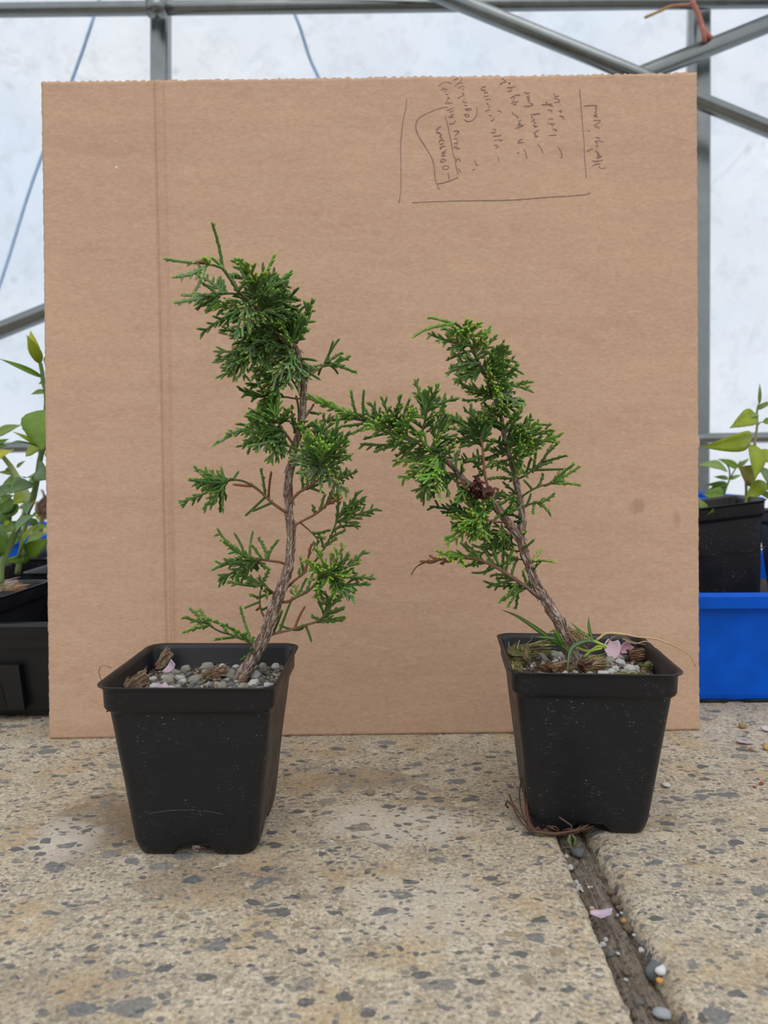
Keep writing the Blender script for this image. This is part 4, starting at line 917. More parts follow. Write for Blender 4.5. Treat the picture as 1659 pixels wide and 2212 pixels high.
# ------------------------------------------------------------------ pebbles, bark and other bits in the pots
def rock_mesh(name, mat, seed, squash=0.7, rough=0.35, facet=False, sub=2):
    bm = bmesh.new(); bmesh.ops.create_icosphere(bm, subdivisions=sub, radius=1.0)
    rng = random.Random(seed); off = Vector((rng.uniform(0, 50),) * 3)
    sx, sy, sz = 1, rng.uniform(0.65, 0.95), squash * rng.uniform(0.8, 1.15)
    pl = [(Vector((rng.gauss(0, 1), rng.gauss(0, 1), rng.gauss(0, 1))).normalized(), rng.uniform(0.6, 0.85)) for _ in range(7)]
    for v in bm.verts:
        n = v.co.normalized()
        r = 1 + rough * mnoise.noise(n * 1.3 + off) + rough * 0.4 * mnoise.noise(n * 3.6 + off)
        c = n * r
        if facet:
            for pn, pd in pl:
                k = c.dot(pn) - pd
                if k > 0: c = c - pn * k * 0.9
        v.co = Vector((c.x * sx, c.y * sy, c.z * sz))
    me = bpy.data.meshes.new(name); bm.to_mesh(me); bm.free()
    me.materials.append(mat)
    me.polygons.foreach_set('use_smooth', [not facet] * len(me.polygons))
    return me
M_pum = simple('pumice', (0.62, 0.60, 0.50), 0.85, 0.22, 420, 0.9, 0.0015)
M_pumw = simple('perlite_white', (0.80, 0.80, 0.78), 0.85, 0.12, 500, 0.8, 0.0012)
M_grit = simple('blue_grey_grit', (0.15, 0.155, 0.15), 0.7, 0.4, 420, 0.6, 0.001)
M_gritb = simple('brown_grit', (0.17, 0.125, 0.085), 0.8, 0.4, 420, 0.6, 0.001)
ROCKS = {'w': [rock_mesh('pumice_pebble', M_pumw, s, 0.75, 0.35, False, 3) for s in (1, 2, 3)], 'c': [rock_mesh('pumice_pebble', M_pum, s, 0.78, 0.4, False, 3) for s in (4, 5, 6)],
         'g': [rock_mesh('grit_stone', M_grit, s, 0.6, 0.3, True) for s in (7, 8, 9, 10)], 'b': [rock_mesh('grit_stone', M_gritb, s, 0.6, 0.3, True) for s in (11, 12)]}
def place_rock(kind, loc, r, rng, name, label, cat, group=None):
    o = bpy.data.objects.new(name, rng.choice(ROCKS[kind])); COL.objects.link(o)
    o.location = loc; o.scale = (r * rng.uniform(0.9, 1.15), r, r)
    o.rotation_euler = (rng.uniform(-0.4, 0.4), rng.uniform(-0.4, 0.4), rng.uniform(0, 6.28))
    return tag(o, label, cat, group)
def in_pot(P, yaw, x, y, z):
    c, s = math.cos(yaw), math.sin(yaw)
    return (P[0] + c * x - s * y, P[1] + s * x + c * y, z)
def surf(P, yaw, w, soilz, amp, seed):
    dx, dy = w.x - P[0], w.y - P[1]; c, s = math.cos(-yaw), math.sin(-yaw)
    return soilz + soil_z(c * dx - s * dy, s * dx + c * dy, amp, seed)
def fill_pot(P, yaw, soilz, amp, seed, side, n_w, n_g, avoid, rng, region):
    taken = []
    fine = MB()
    for kind, n, r0, r1, nm, lab, cat, grp in (
        ('w', n_w, 0.0022, 0.0042, 'pumice_pebble', 'rounded pale pumice pebble on the potting mix of the %s juniper' % side, 'pebble', 'pale pumice pebbles in the %s pot' % side),
        ('g', n_g, 0.0020, 0.0036, 'grit_stone', 'angular grey grit stone on the potting mix of the %s juniper' % side, 'stone', 'grey grit stones in the %s pot' % side)):
        k = 0; tries = 0
        while k < n and tries < 4000:
            tries += 1
            x = rng.uniform(-0.039, 0.039); y = rng.uniform(-0.030, 0.039)
            if not region(x, y): continue
            r = rng.uniform(r0, r1)
            wx, wy, _ = in_pot(P, yaw, x, y, 0)
            if any((wx - a) ** 2 + (wy - b) ** 2 < (r + q) ** 2 for a, b, q in avoid): continue
            if any((x - a) ** 2 + (y - b) ** 2 < (0.80 * (r + q)) ** 2 for a, b, q in taken): continue
            taken.append((x, y, r)); k += 1
            z = soilz + soil_z(x, y, amp, seed) + r * 0.38
            kk = kind if kind == 'g' else ('w' if rng.random() < 0.45 else 'c')
            place_rock(kk, in_pot(P, yaw, x, y, z), r, rng, nm, lab, cat, grp)
    # loose fines between the stones: one heap
    base = bmesh.new(); bmesh.ops.create_icosphere(base, subdivisions=1, radius=1)
    vs = [v.co.copy() for v in base.verts]; fs = [tuple(v.index for v in f.verts) for f in base.faces]; base.free()
    pal = [(0.17, 0.18, 0.18), (0.10, 0.10, 0.10), (0.16, 0.10, 0.06), (0.38, 0.36, 0.30), (0.09, 0.06, 0.04), (0.24, 0.19, 0.13)]
    for _ in range(1500):
        x = rng.uniform(-0.041, 0.041); y = rng.uniform(-0.041, 0.041); r = rng.uniform(0.0006, 0.0016)
        z = soilz + soil_z(x, y, amp, seed) + r * 0.3
        o = Vector(in_pot(P, yaw, x, y, z)); c = rng.choice(pal); f = rng.uniform(0.7, 1.25); c = tuple(q * f for q in c) + (1,)
        a = Matrix.Rotation(rng.uniform(0, 6), 3, 'Z') @ Matrix.Rotation(rng.uniform(0, 6), 3, 'X')
        s = Vector((rng.uniform(0.7, 1.6), rng.uniform(0.6, 1.1), rng.uniform(0.5, 0.9)))
        fine.add([o + a @ Vector((v.x * s.x, v.y * s.y, v.z * s.z)) * r for v in vs], fs, [c] * len(vs))
    tag(fine.build('grit_fines', M_soft, smooth=False), 'loose fine grit and bark crumbs filling the %s pot between the stones' % side, 'grit', kind='stuff')
rg = random.Random(5)
LSO, LAM, LSE = 0.0865, 0.004, 1
RSO, RAM, RSE = 0.0885, 0.004, 9
def Lp(px, py, z=None):
    w = G(px, py, 0.092); z = surf(LP, -0.0175, w, LSO, LAM, LSE) if z is None else z
    return Vector((w.x, w.y, z))
def Rp(px, py, z=None):
    w = G(px, py, 0.094); z = surf(RP, -0.0723, w, RSO, RAM, RSE) if z is None else z
    return Vector((w.x, w.y, z))
avoidL = [(G(525, 1460, .09).x, G(525, 1460, .09).y, 0.006), (G(355, 1435, .092).x, G(355, 1435, .092).y, 0.008), (G(290, 1470, .092).x, G(290, 1470, .092).y, 0.008), (G(465, 1450, .092).x, G(465, 1450, .092).y, 0.005)]
avoidR = [(G(1245, 1448, .09).x, G(1245, 1448, .09).y, 0.007)]
fill_pot(LP, -0.0175, LSO, LAM, LSE, 'left', 46, 60, avoidL, rg, lambda x, y: True)
fill_pot(RP, -0.0723, RSO, RAM, RSE, 'right', 40, 26, avoidR, rg, lambda x, y: not (x < -0.022 and y > -0.02))

def fibre_chunk(name, c, size, ang, mat_cols, seed, label, cat, moss=0.0, frayed=True, parent=None):
    """a chunk of bark or husk: rough core with strands along its grain"""
    rng = random.Random(seed); mb = MB()
    ax = Vector((math.cos(ang[0]) * math.cos(ang[1]), math.sin(ang[0]) * math.cos(ang[1]), math.sin(ang[1])))
    sd = ax.cross(Vector((0, 0, 1))).normalized(); up = sd.cross(ax)
    L, Wd, Hh = size
    bm = bmesh.new(); bmesh.ops.create_icosphere(bm, subdivisions=3, radius=1)
    V = []; C = []
    for v in bm.verts:
        n = v.co; q = Vector((max(-0.8, min(0.8, n.x * 1.15)), max(-.8, min(.8, n.y * 1.15)), max(-.75, min(.75, n.z * 1.15))))
        q *= 1 + 0.35 * mnoise.noise(n * 2 + Vector((seed, 0, 0)))
        V.append(Vector(c) + ax * q.x * L / 2 + sd * q.y * Wd / 2 + up * q.z * Hh / 2)
        k = rng.random(); cc = mat_cols[0] if k < 0.5 else mat_cols[1]
        C.append(tuple(x * rng.uniform(0.7, 1.2) for x in cc) + (1,))
    mb.add(V, [tuple(v.index for v in f.verts) for f in bm.faces], C); bm.free()
    for _ in range(130 if frayed else 45):
        y = rng.uniform(-1, 1); z = rng.uniform(-0.8, 1) if abs(y) < 0.7 else rng.uniform(-.5, .7)
        e = 0.5 * math.sqrt(max(0.05, 1.25 - 0.5 * y * y - 0.5 * z * z))
        o = Vector(c) + sd * y * Wd * e + up * z * Hh * e
        l = L * rng.uniform(0.3, 0.62); s0 = rng.uniform(-0.30, 0.12) * L
        d = (ax + sd * rng.gauss(0, 0.12) + up * rng.gauss(0.03, 0.12)).normalized()
        P = [tuple(o + d * (s0 + l * t) + up * (0.0006 * math.sin(t * 3 + y))) for t in (0, .35, .7, 1)]
        cc = mat_cols[rng.choice((0, 1, 2))]
        if rng.random() < moss: cc = (0.12, 0.14, 0.025)
        cc = tuple(x * rng.uniform(0.75, 1.25) for x in cc) + (1,)
        r = rng.uniform(0.00018, 0.00042)
        tube(mb, P, [r, r * 1.1, r, r * 0.4], 4, [cc] * 4)
    return tag(mb.build(name, M_soft, smooth=False), label, cat)
BARK = [(0.21, 0.14, 0.09), (0.13, 0.085, 0.055), (0.34, 0.26, 0.18)]
HUSK = [(0.14, 0.075, 0.038), (0.09, 0.045, 0.022), (0.30, 0.22, 0.12)]
MOSSY = [(0.15, 0.125, 0.05), (0.08, 0.075, 0.025), (0.36, 0.29, 0.16)]
z = 0.005
fibre_chunk('bark_chip', Lp(354, 1432) + Vector((0, 0, .007)), (0.0145, 0.010, 0.007), (0.3, 0.9), BARK, 1, 'upright split bark chip at the back left of the left pot', 'bark', frayed=False)
fibre_chunk('bark_chip', Lp(302, 1468) + Vector((0, 0, .0045)), (0.0115, 0.008, 0.008), (0.5, 0.5), BARK, 2, 'brown bark chip in the front left corner of the left pot', 'bark', frayed=False)
fibre_chunk('bark_chip', Lp(274, 1476) + Vector((0, 0, .003)), (0.009, 0.008, 0.007), (1.2, 0.3), BARK, 12, 'small crumbly bark chip nearest the left corner of the left pot', 'bark', frayed=False)
fibre_chunk('bark_chip', Lp(463, 1447) + Vector((0, 0, .004)), (0.017, 0.007, 0.006), (0.05, 0.2), BARK, 3, 'long weathered bark chip lying left of the left trunk', 'bark', frayed=False)
for k, (px, py, s, a, cols, m, lab) in enumerate((
    (1120, 1420, (0.018, 0.016, 0.011), (1.2, 0.3), MOSSY, .35, 'mossy fibrous husk chunk at the left wall of the right pot'),
    (1152, 1404, (0.022, 0.012, 0.009), (0.1, 0.1), MOSSY, .4, 'mossy husk strip along the back wall of the right pot'),
    (1178, 1432, (0.012, 0.008, 0.007), (-0.7, 0.2), HUSK, 0, 'small dark brown husk chunk left of the right trunk'),
    (1208, 1440, (0.016, 0.010, 0.008), (0.3, 0.1), HUSK, .1, 'dark brown husk chunk in front of the right trunk'),
    (1277, 1434, (0.017, 0.012, 0.010), (0.15, 0.15), HUSK, .35, 'green topped husk chunk right of the right trunk'),
    (1382, 1410, (0.017, 0.009, 0.008), (-0.2, 0.1), HUSK, 0, 'reddish husk chunk beside the pink petals'),
    (1398, 1428, (0.013, 0.008, 0.006), (0.4, 0.0), MOSSY, .2, 'pale frayed husk bit near the right wall of the right pot'),
    (1345, 1452, (0.022, 0.008, 0.006), (0.05, 0.0), MOSSY, .2, 'straw coloured husk strip at the front rim of the right pot'),
    (1113, 1446, (0.012, 0.010, 0.008), (1.4, 0.2), MOSSY, .3, 'olive husk chunk at the front left corner of the right pot'))):
    fibre_chunk('husk_chunk', Rp(px, py) + Vector((0, 0, s[2] * 0.4)), s, a, cols, 30 + k, lab, 'husk', m)

def petal(name, c, size, rot, col, label, seed, curl=0.35):
    mb = MB(); n = 9; V = []; C = []
    R = Matrix.Rotation(rot[2], 3, 'Z') @ Matrix.Rotation(rot[1], 3, 'Y') @ Matrix.Rotation(rot[0], 3, 'X')
    for j in range(n + 1):
        t = j / n
        w = math.sin(math.pi * min(1, 0.08 + t * 0.80)) ** 0.8 * (0.55 + 0.45 * t)
        for i in range(7):
            s = (i / 6) * 2 - 1
            notch = 0.10 * (1 - abs(s)) * (t > 0.9)
            p = Vector((s * w * 0.5, t - notch - 0.5, curl * (s * s * 0.35 + (t - .5) ** 2) + 0.05 * mnoise.noise(Vector((s * 2 + seed, t * 3, 0)))))
            V.append(Vector(c) + R @ (p * size)); f = 0.88 + 0.12 * t
            C.append((col[0], col[1] * f, col[2] * f, 1))
    mb.add(V, [(j * 7 + i, j * 7 + i + 1, (j + 1) * 7 + i + 1, (j + 1) * 7 + i) for j in range(n) for i in range(6)], C)
    o = mb.build(name, M_petal); sm = o.modifiers.new('thick', 'SOLIDIFY'); sm.thickness = 0.00025
    return tag(o, label, 'petal')
petal('petal', Lp(373, 1452) + Vector((0, 0, .007)), 0.0085, (0.9, 0.3, -0.9), (0.62, 0.53, 0.60), 'curled lilac petal beside the upright bark chip in the left pot', 1, 0.9)
petal('petal', Lp(352, 1482) + Vector((0, 0, .004)), 0.009, (0.5, 0.2, 0.7), (0.60, 0.50, 0.58), 'pale petal at the front edge of the left pot', 2)
petal('petal', Rp(1322, 1408) + Vector((0, 0, .008)), 0.0135, (1.1, 0.1, -0.15), (0.74, 0.60, 0.68), 'large pale pink petal in the right pot', 3)
petal('petal', Rp(1352, 1402) + Vector((0, 0, .007)), 0.009, (1.2, 0.9, -0.6), (0.70, 0.45, 0.55), 'narrow folded pink petal next to the large petal in the right pot', 4, 0.8)

# grass weed, straw and roots of the right pot
def ribbon(mb, pts, w, col, seed=0, col2=None):
    P = catmull(pts, 0.002); n = len(P); V = []; C = []
    for i, p in enumerate(P):
        t = i / (n - 1)
        d = Vector(P[min(n - 1, i + 1)][:3]) - Vector(P[max(0, i - 1)][:3]); d.normalize()
        s = d.cross(Vector((0.15, -0.75, 0.6))).normalized(); nn = s.cross(d)
        ww = w * (min(1, 0.45 + t * 3) * (1 - max(0, (t - 0.45) / 0.55) ** 1.5) + 0.04)
        p = Vector(p[:3])
        V += [p - s * ww / 2, p - nn * ww * 0.14, p + s * ww / 2, p + nn * ww * 0.05]
        c = col if col2 is None else tuple(col[k] * (1 - t) + col2[k] * t for k in range(3))
        C += [(*c, 1)] * 4
    F = []
    for i in range(n - 1):
        a = i * 4
        for k in range(4): F.append((a + k, a + (k + 1) % 4, a + 4 + (k + 1) % 4, a + 4 + k))
    mb.add(V, F, C)
GY = RY - 0.008
def gp(l, Y=GY, dy=0.0): return [tuple(W(x, y, Y + dy * i / max(1, len(l) - 1))) for i, (x, y) in enumerate(l)]
gw = thing('grass_weed', Rp(1285, 1405), 'green grass weed growing at the foot of the right juniper', 'grass')
for pts, w, c, dy in (
    ([(1235, 1412), (1215, 1395), (1190, 1380), (1150, 1352), (1115, 1330), (1083, 1317)], 0.0034, (0.10, 0.20, 0.03), 0.01),
    ([(1215, 1392), (1204, 1372), (1196, 1362), (1186, 1366)], 0.0042, (0.11, 0.25, 0.03), -0.004),
    ([(1209, 1383), (1195, 1379), (1178, 1377), (1155, 1376)], 0.0022, (0.13, 0.27, 0.06), -0.012),
    ([(1290, 1390), (1272, 1384), (1250, 1390), (1234, 1402), (1228, 1425), (1226, 1458)], 0.0028, (0.13, 0.24, 0.10), -0.03),
    ([(1285, 1388), (1268, 1374), (1250, 1360), (1231, 1343)], 0.0022, (0.14, 0.28, 0.04), -0.004),
    ([(1281, 1385), (1275, 1368), (1272, 1350), (1272, 1331)], 0.0022, (0.13, 0.26, 0.04), 0.006)):
    mb = MB(); ribbon(mb, gp(pts, GY, dy), w, c); b = mb.build('blade', M_broad, gw)
mb = MB()
for pts in ([(1310, 1398), (1290, 1396), (1276, 1406), (1258, 1404), (1243, 1396)], [(1308, 1396), (1290, 1388), (1280, 1384)], [(1300, 1400), (1275, 1407), (1262, 1420)]):
    P = catmull(gp(pts, GY), 0.002); tube(mb, P, [0.0009] * len(P), 6, [(0.33, 0.42, 0.07, 1)] * len(P))
tag(mb.build('grass_stem', M_soft, gw), 'yellow-green grass stems')
def straws():
    for pts, r, c, lab in (
        ([(1287, 1384), (1298, 1376), (1310, 1368), (1345, 1370), (1380, 1376), (1420, 1381), (1448, 1392)], 0.0009, (0.50, 0.36, 0.19), 'long bent straw arching over the right rim of the right pot'),
        ([(1445, 1390), (1470, 1402), (1485, 1412), (1494, 1420), (1499, 1430), (1502, 1440)], 0.0005, (0.40, 0.33, 0.14), 'thin curled straw tip hanging outside the right pot'),
        ([(1345, 1380), (1372, 1390), (1400, 1386), (1425, 1410), (1432, 1424)], 0.00045, (0.42, 0.32, 0.20), 'fine dry stalk drooping inside the right wall of the right pot'),
        ([(1310, 1392), (1322, 1378), (1340, 1372), (1365, 1386), (1395, 1393)], 0.0005, (0.28, 0.17, 0.10), 'brown dry stalk under the long bent straw'),
        ([(1142, 1405), (1138, 1390), (1147, 1383), (1150, 1372)], 0.0003, (0.30, 0.20, 0.12), 'hair-thin curly root standing at the back of the right pot')):
        mb = MB(); P = catmull(gp(pts, RY), 0.002); n = len(P)
        tube(mb, P, [r * (1 - 0.5 * i / n) for i in range(n)], 6, [(*c, 1)] * n, bump=0.2)
        tag(mb.build('straw', M_soft), lab, 'straw')
    mb = MB(); P = catmull([tuple(W(x, y, 0.412)) for x, y in ((223, 1486), (219, 1470), (213, 1452), (216, 1440), (226, 1437), (240, 1443))], 0.002)
    tube(mb, P, [0.00035] * len(P), 5, [(0.30, 0.19, 0.11, 1)] * len(P))
    tag(mb.build('straw', M_soft), 'thin looping root hair over the left rim of the left pot', 'straw')
    mb = MB(); rng = random.Random(4)
    for _ in range(60):
        a = Vector(W(1232 + rng.gauss(0, 5), 1366 + rng.gauss(0, 5), RY - 0.004)); b = Vector(W(1262 + rng.gauss(0, 9), 1392 + rng.gauss(0, 6), RY - 0.008))
        m = (a + b) / 2 + Vector((rng.gauss(0.002, .002), rng.gauss(-.003, .003), rng.gauss(0.002, .002)))
        P = catmull([tuple(a), tuple(m), tuple(b)], 0.003)
        tube(mb, P, [0.0002] * len(P), 4, [(0.42, 0.30, 0.17, 1)] * len(P))
    tag(mb.build('straw_tuft', M_soft), 'tuft of fine tan fibres against the right trunk base', 'straw')
straws()
def roots():
    mb = MB(); rng = random.Random(8)
    Yf = 0.431
    def rt(pts, r, c=(0.095, 0.045, 0.035), Y=Yf):
        P = catmull([tuple(W(x, y, Y + d)) for x, y, d in pts], 0.002); n = len(P)
        tube(mb, P, [r * (1 - 0.45 * i / n) for i in range(n)], 6, [(*[q * rng.uniform(.8, 1.2) for q in c], 1)] * n, bump=0.25)
    rt([(1140, 1770, .006), (1142, 1790, 0), (1160, 1797, -.003), (1195, 1801, -.004), (1225, 1797, -.004), (1250, 1792, -.003), (1273, 1780, .004)], 0.0012)
    rt([(1140, 1760, .008), (1145, 1785, 0), (1175, 1800, -.002), (1210, 1802, -.003), (1245, 1798, -.002), (1282, 1784, .004)], 0.0011)
    rt([(1137, 1735, .01), (1140, 1765, .006), (1150, 1790, 0), (1185, 1795, -.003)], 0.0009)
    rt([(1132, 1700, .02), (1134, 1730, .012), (1139, 1765, .006), (1146, 1788, 0)], 0.0008)
    rt([(1126, 1680, .03), (1122, 1720, .02), (1128, 1755, .01), (1138, 1780, .004)], 0.0006)
    rt([(1098, 1745, .02), (1092, 1738, .02), (1096, 1731, .02), (1108, 1742, .016), (1118, 1762, .01), (1130, 1780, .004), (1141, 1789, 0)], 0.0006)
    rt([(1100, 1718, .03), (1108, 1735, .02), (1120, 1755, .012), (1136, 1778, .005)], 0.0005)
    rt([(1207, 1765, .001), (1222, 1775, -.001), (1234, 1783, -.003), (1236, 1796, -.003), (1225, 1800, -.003)], 0.0007)
    for _ in range(14):
        x = rng.uniform(1150, 1250); y = 1796 + rng.gauss(0, 2)
        rt([(x, y, -.002), (x + rng.uniform(-18, 18), y + rng.uniform(-12, 5), -.003), (x + rng.uniform(-30, 30), y + rng.uniform(-14, 6), -.002)], 0.0004)
    mb.build('root', M_soft, jr)
    tag(jr.children[-1], 'reddish-brown roots creeping out of the pot holes')
    mb2 = MB()
    ribbon(mb2, [tuple(W(x, y, 0.421)) for x, y in ((1235, 1802), (1243, 1812), (1243, 1824), (1236, 1832))], 0.002, (0.20, 0.27, 0.10))
    ribbon(mb2, [tuple(W(x, y, 0.421)) for x, y in ((1232, 1803), (1229, 1815), (1236, 1830))], 0.003, (0.24, 0.28, 0.12))
    tag(mb2.build('sprout', M_broad), 'tiny green sprout in the joint under the right pot', 'sprout')
    mb3 = MB()
    for _ in range(7):
        P = catmull([tuple(W(rng.uniform(405, 445), 1828 + rng.uniform(-3, 6), 0.408)), tuple(W(rng.uniform(405, 445), 1832 + rng.uniform(-5, 5), 0.405)), tuple(W(rng.uniform(400, 455), 1833 + rng.uniform(-3, 5), 0.407))], 0.002)
        tube(mb3, P, [0.0002] * len(P), 4, [(0.09, 0.045, 0.035, 1)] * len(P))
    tag(mb3.build('root', M_soft, jl), 'fine reddish roots in the front hole of the pot')
    place_rock('w', tuple(W(424, 1829, 0.412)), 0.0026, rng, 'pumice_pebble', 'white pebble showing in the front drain notch of the left pot', 'pebble')
roots()
def dead_clump():
    rng = random.Random(6); mb = MB()
    c = W(1030, 1052, RY - 0.016)
    for k in range(9):
        o = c + Vector((rng.gauss(0, .0035), rng.gauss(-.002, .003), rng.gauss(0, .003)))
        R = Matrix.Rotation(rng.uniform(0, 6), 3, 'X') @ Matrix.Rotation(rng.uniform(0, 6), 3, 'Y')
        n = 6; V = []; C = []
        for j in range(n + 1):
            for i in range(n + 1):
                s, t = i / n * 2 - 1, j / n * 2 - 1
                p = Vector((s, t * 0.8, 0.8 * mnoise.noise(Vector((s * 1.3 + k * 3, t * 1.3, k))) + 0.35 * s * s))
                V.append(o + R @ (p * 0.0042)); q = rng.uniform(.7, 1.3); C.append((0.075 * q, 0.026 * q, 0.02 * q, 1))
        mb.add(V, [(j * (n + 1) + i, j * (n + 1) + i + 1, (j + 1) * (n + 1) + i + 1, (j + 1) * (n + 1) + i) for j in range(n) for i in range(n)], C)
    for pts in ([(1005, 1045), (985, 1040), (968, 1020)], [(1050, 1062), (1070, 1055), (1078, 1058)], [(1010, 1058), (1000, 1050)], [(1045, 1066), (1058, 1075), (1068, 1064)], [(1020, 1045), (1040, 1040), (1048, 1044)]):
        P = catmull([tuple(W(x, y, RY - 0.018)) for x, y in pts], 0.002); tube(mb, P, [0.0008] * len(P), 6, [(0.16, 0.06, 0.03, 1)] * len(P), bump=.3)
    o = mb.build('dead_leaf_clump', M_soft); m = o.modifiers.new('t', 'SOLIDIFY'); m.thickness = 0.0003
    tag(o, 'crumpled dark brown dead leaves caught in the fork of the right juniper', 'dead leaves')
dead_clump()

# ------------------------------------------------------------------ litter on the floor and in the joint
def litter():
    rng = random.Random(12)
    zj = -0.0058
    def crumb(px, py, r, col, label, z=0.0, cat='crumb', name='crumb', sq=0.8):
        me = rock_mesh(name, simple('crumb_tint', col, 0.8, 0.3, 400, 0.6, 0.001), int(px), sq, 0.4, False, 2)
        o = bpy.data.objects.new(name, me); COL.objects.link(o); w = G(px, py, z); o.location = (w.x, w.y, z + r * 0.5); o.scale = (r, r, r)
        o.rotation_euler.z = rng.uniform(0, 6); tag(o, label, cat)
    crumb(800, 1716, 0.0032, (0.30, 0.24, 0.17), 'small round tan snail-like pebble between the two pots', cat='pebble', name='pebble')
    crumb(1604, 1572, 0.0038, (0.36, 0.22, 0.08), 'orange-brown bark crumb on the floor near the blue tub', name='bark_crumb', sq=0.5)
    crumb(1655, 1619, 0.0036, (0.55, 0.36, 0.12), 'yellowish crumb at the right edge of the floor', name='bark_crumb', sq=0.6)
    crumb(1622, 1622, 0.002, (0.30, 0.17, 0.07), 'small brown crumb beside the yellowish one', name='bark_crumb')
    crumb(1645, 1695, 0.0016, (0.36, 0.10, 0.04), 'rusty red crumb right of the right pot', name='bark_crumb')
    crumb(1630, 1702, 0.0012, (0.34, 0.12, 0.05), 'tiny rusty crumb next to the larger rusty one', name='bark_crumb')
    crumb(1438, 1700, 0.0034, (0.66, 0.63, 0.56), 'pale flat flake on the floor at the side of the right pot', sq=0.25, name='flake', cat='flake')
    crumb(1280, 1975, 0.0020, (0.55, 0.22, 0.04), 'orange crumb above the petal in the joint', zj)
    crumb(1238, 1843, 0.0012, (0.55, 0.30, 0.06), 'tiny orange crumb high in the joint', zj)
    crumb(1347, 1992, 0.0016, (0.50, 0.30, 0.10), 'tan crumb right of the petal in the joint', zj)
    crumb(1425, 2122, 0.0017, (0.70, 0.36, 0.06), 'orange crumb beside the white flake low in the joint', zj + .003)
    crumb(1412, 2108, 0.0048, (0.15, 0.17, 0.17), 'round grey stone low in the joint', zj - 0.001, 'stone', 'stone', 0.7)
    crumb(1427, 2103, 0.0030, (0.85, 0.86, 0.88), 'bright white flake on the round grey stone in the joint', zj + .004, 'flake', 'flake', 0.5)
    crumb(1428, 2198, 0.0036, (0.38, 0.40, 0.43), 'pale grey stone in the joint at the bottom edge', zj, 'stone', 'stone', 0.6)
    crumb(1250, 1848, 0.0042, (0.12, 0.13, 0.13), 'dark grey stone in the joint just below the pot', zj, 'stone', 'stone', 0.6)
    for (px, py, r) in ((1224, 1852, .0013), (1232, 1877, .0019), (1245, 1908, .0014), (1250, 1915, .0013), (1247, 1920, .0012), (1254, 1922, .0011), (1258, 1926, .0008), (1272, 1918, .0008), (1278, 1917, .0007), (1308, 2032, .0012), (1302, 2043, .0015), (1296, 2046, .0010), (1342, 1974, .0009), (1334, 1978, .0008), (1367, 1982, .0010), (1370, 2022, .0010), (1335, 2062, .0010), (1352, 2119, .0010), (1385, 2056, .0016), (1279, 1965, .0012)):
        o = bpy.data.objects.new('perlite_grain', rng.choice(ROCKS['w'])); COL.objects.link(o); w = G(px, py, zj)
        o.location = (w.x, w.y, zj + r * .5); o.scale = (r, r, r); o.rotation_euler.z = rng.uniform(0, 6)
        tag(o, 'tiny white perlite grain lying in the floor joint', 'perlite', 'perlite grains in the joint')
    for (px, py, r, k) in ((1330, 1945, .003, 'b'), (1322, 1926, .0026, 'b'), (1338, 1960, .0022, 'b'), (1358, 2004, .003, 'b'), (1225, 1862, .003, 'b'), (1390, 2040, .003, 'g'), (1318, 2060, .0025, 'g'), (1380, 2165, .003, 'g'), (1352, 2100, .0022, 'b'), (1344, 1988, .002, 'g'), (1298, 1890, .002, 'b'), (1275, 1880, .002, 'g')):
        w = G(px, py, zj); place_rock(k, (w.x, w.y, zj), r, rng, 'joint_stone', 'dark little stone wedged in the dirt of the floor joint', 'stone', 'dark stones in the joint')
    w = G(1300, 1993, -0.003); petal('petal', (w.x, w.y, 0.0008), 0.0105, (0.25, -0.1, -1.9), (0.66, 0.58, 0.70), 'torn lilac petal lying across the floor joint', 9, 0.3)
    w = G(1606, 1607, 0); petal('petal', (w.x, w.y, 0.0012), 0.011, (0.1, 0.1, 1.2), (0.60, 0.52, 0.60), 'pale lilac petal on the floor in front of the blue tub', 10, 0.2)
    w = G(1657, 1580, 0); petal('petal', (w.x, w.y, 0.0014), 0.010, (0.3, 0.1, 0.3), (0.62, 0.58, 0.60), 'whitish petal at the right edge in front of the blue tub', 13, 0.2)
litter()

# ------------------------------------------------------------------ trays, tubs and seedlings behind the cardboard
def rect_loft(mb, cx, cy, prof, r, n=5):
    """prof rows: (half x, half y, z)"""
    rows = []
    for hx, hy, z in prof:
        ring = []
        for q, (sx_, sy_) in enumerate(((1, -1), (1, 1), (-1, 1), (-1, -1))):
            for k in range(n + 1):
                a = -math.pi / 2 + q * math.pi / 2 + (math.pi / 2) * k / n
                ring.append((cx + sx_ * (hx - r) + r * math.cos(a), cy + sy_ * (hy - r) + r * math.sin(a), z))
        rows.append(ring)
    m = len(rows[0])
    F = [(j * m + i, j * m + (i + 1) % m, (j + 1) * m + (i + 1) % m, (j + 1) * m + i) for j in range(len(rows) - 1) for i in range(m)]
    F.append(tuple(reversed(range(m)))); F.append(tuple(range((len(rows) - 1) * m, len(rows) * m)))
    mb.add([p for r_ in rows for p in r_], F)
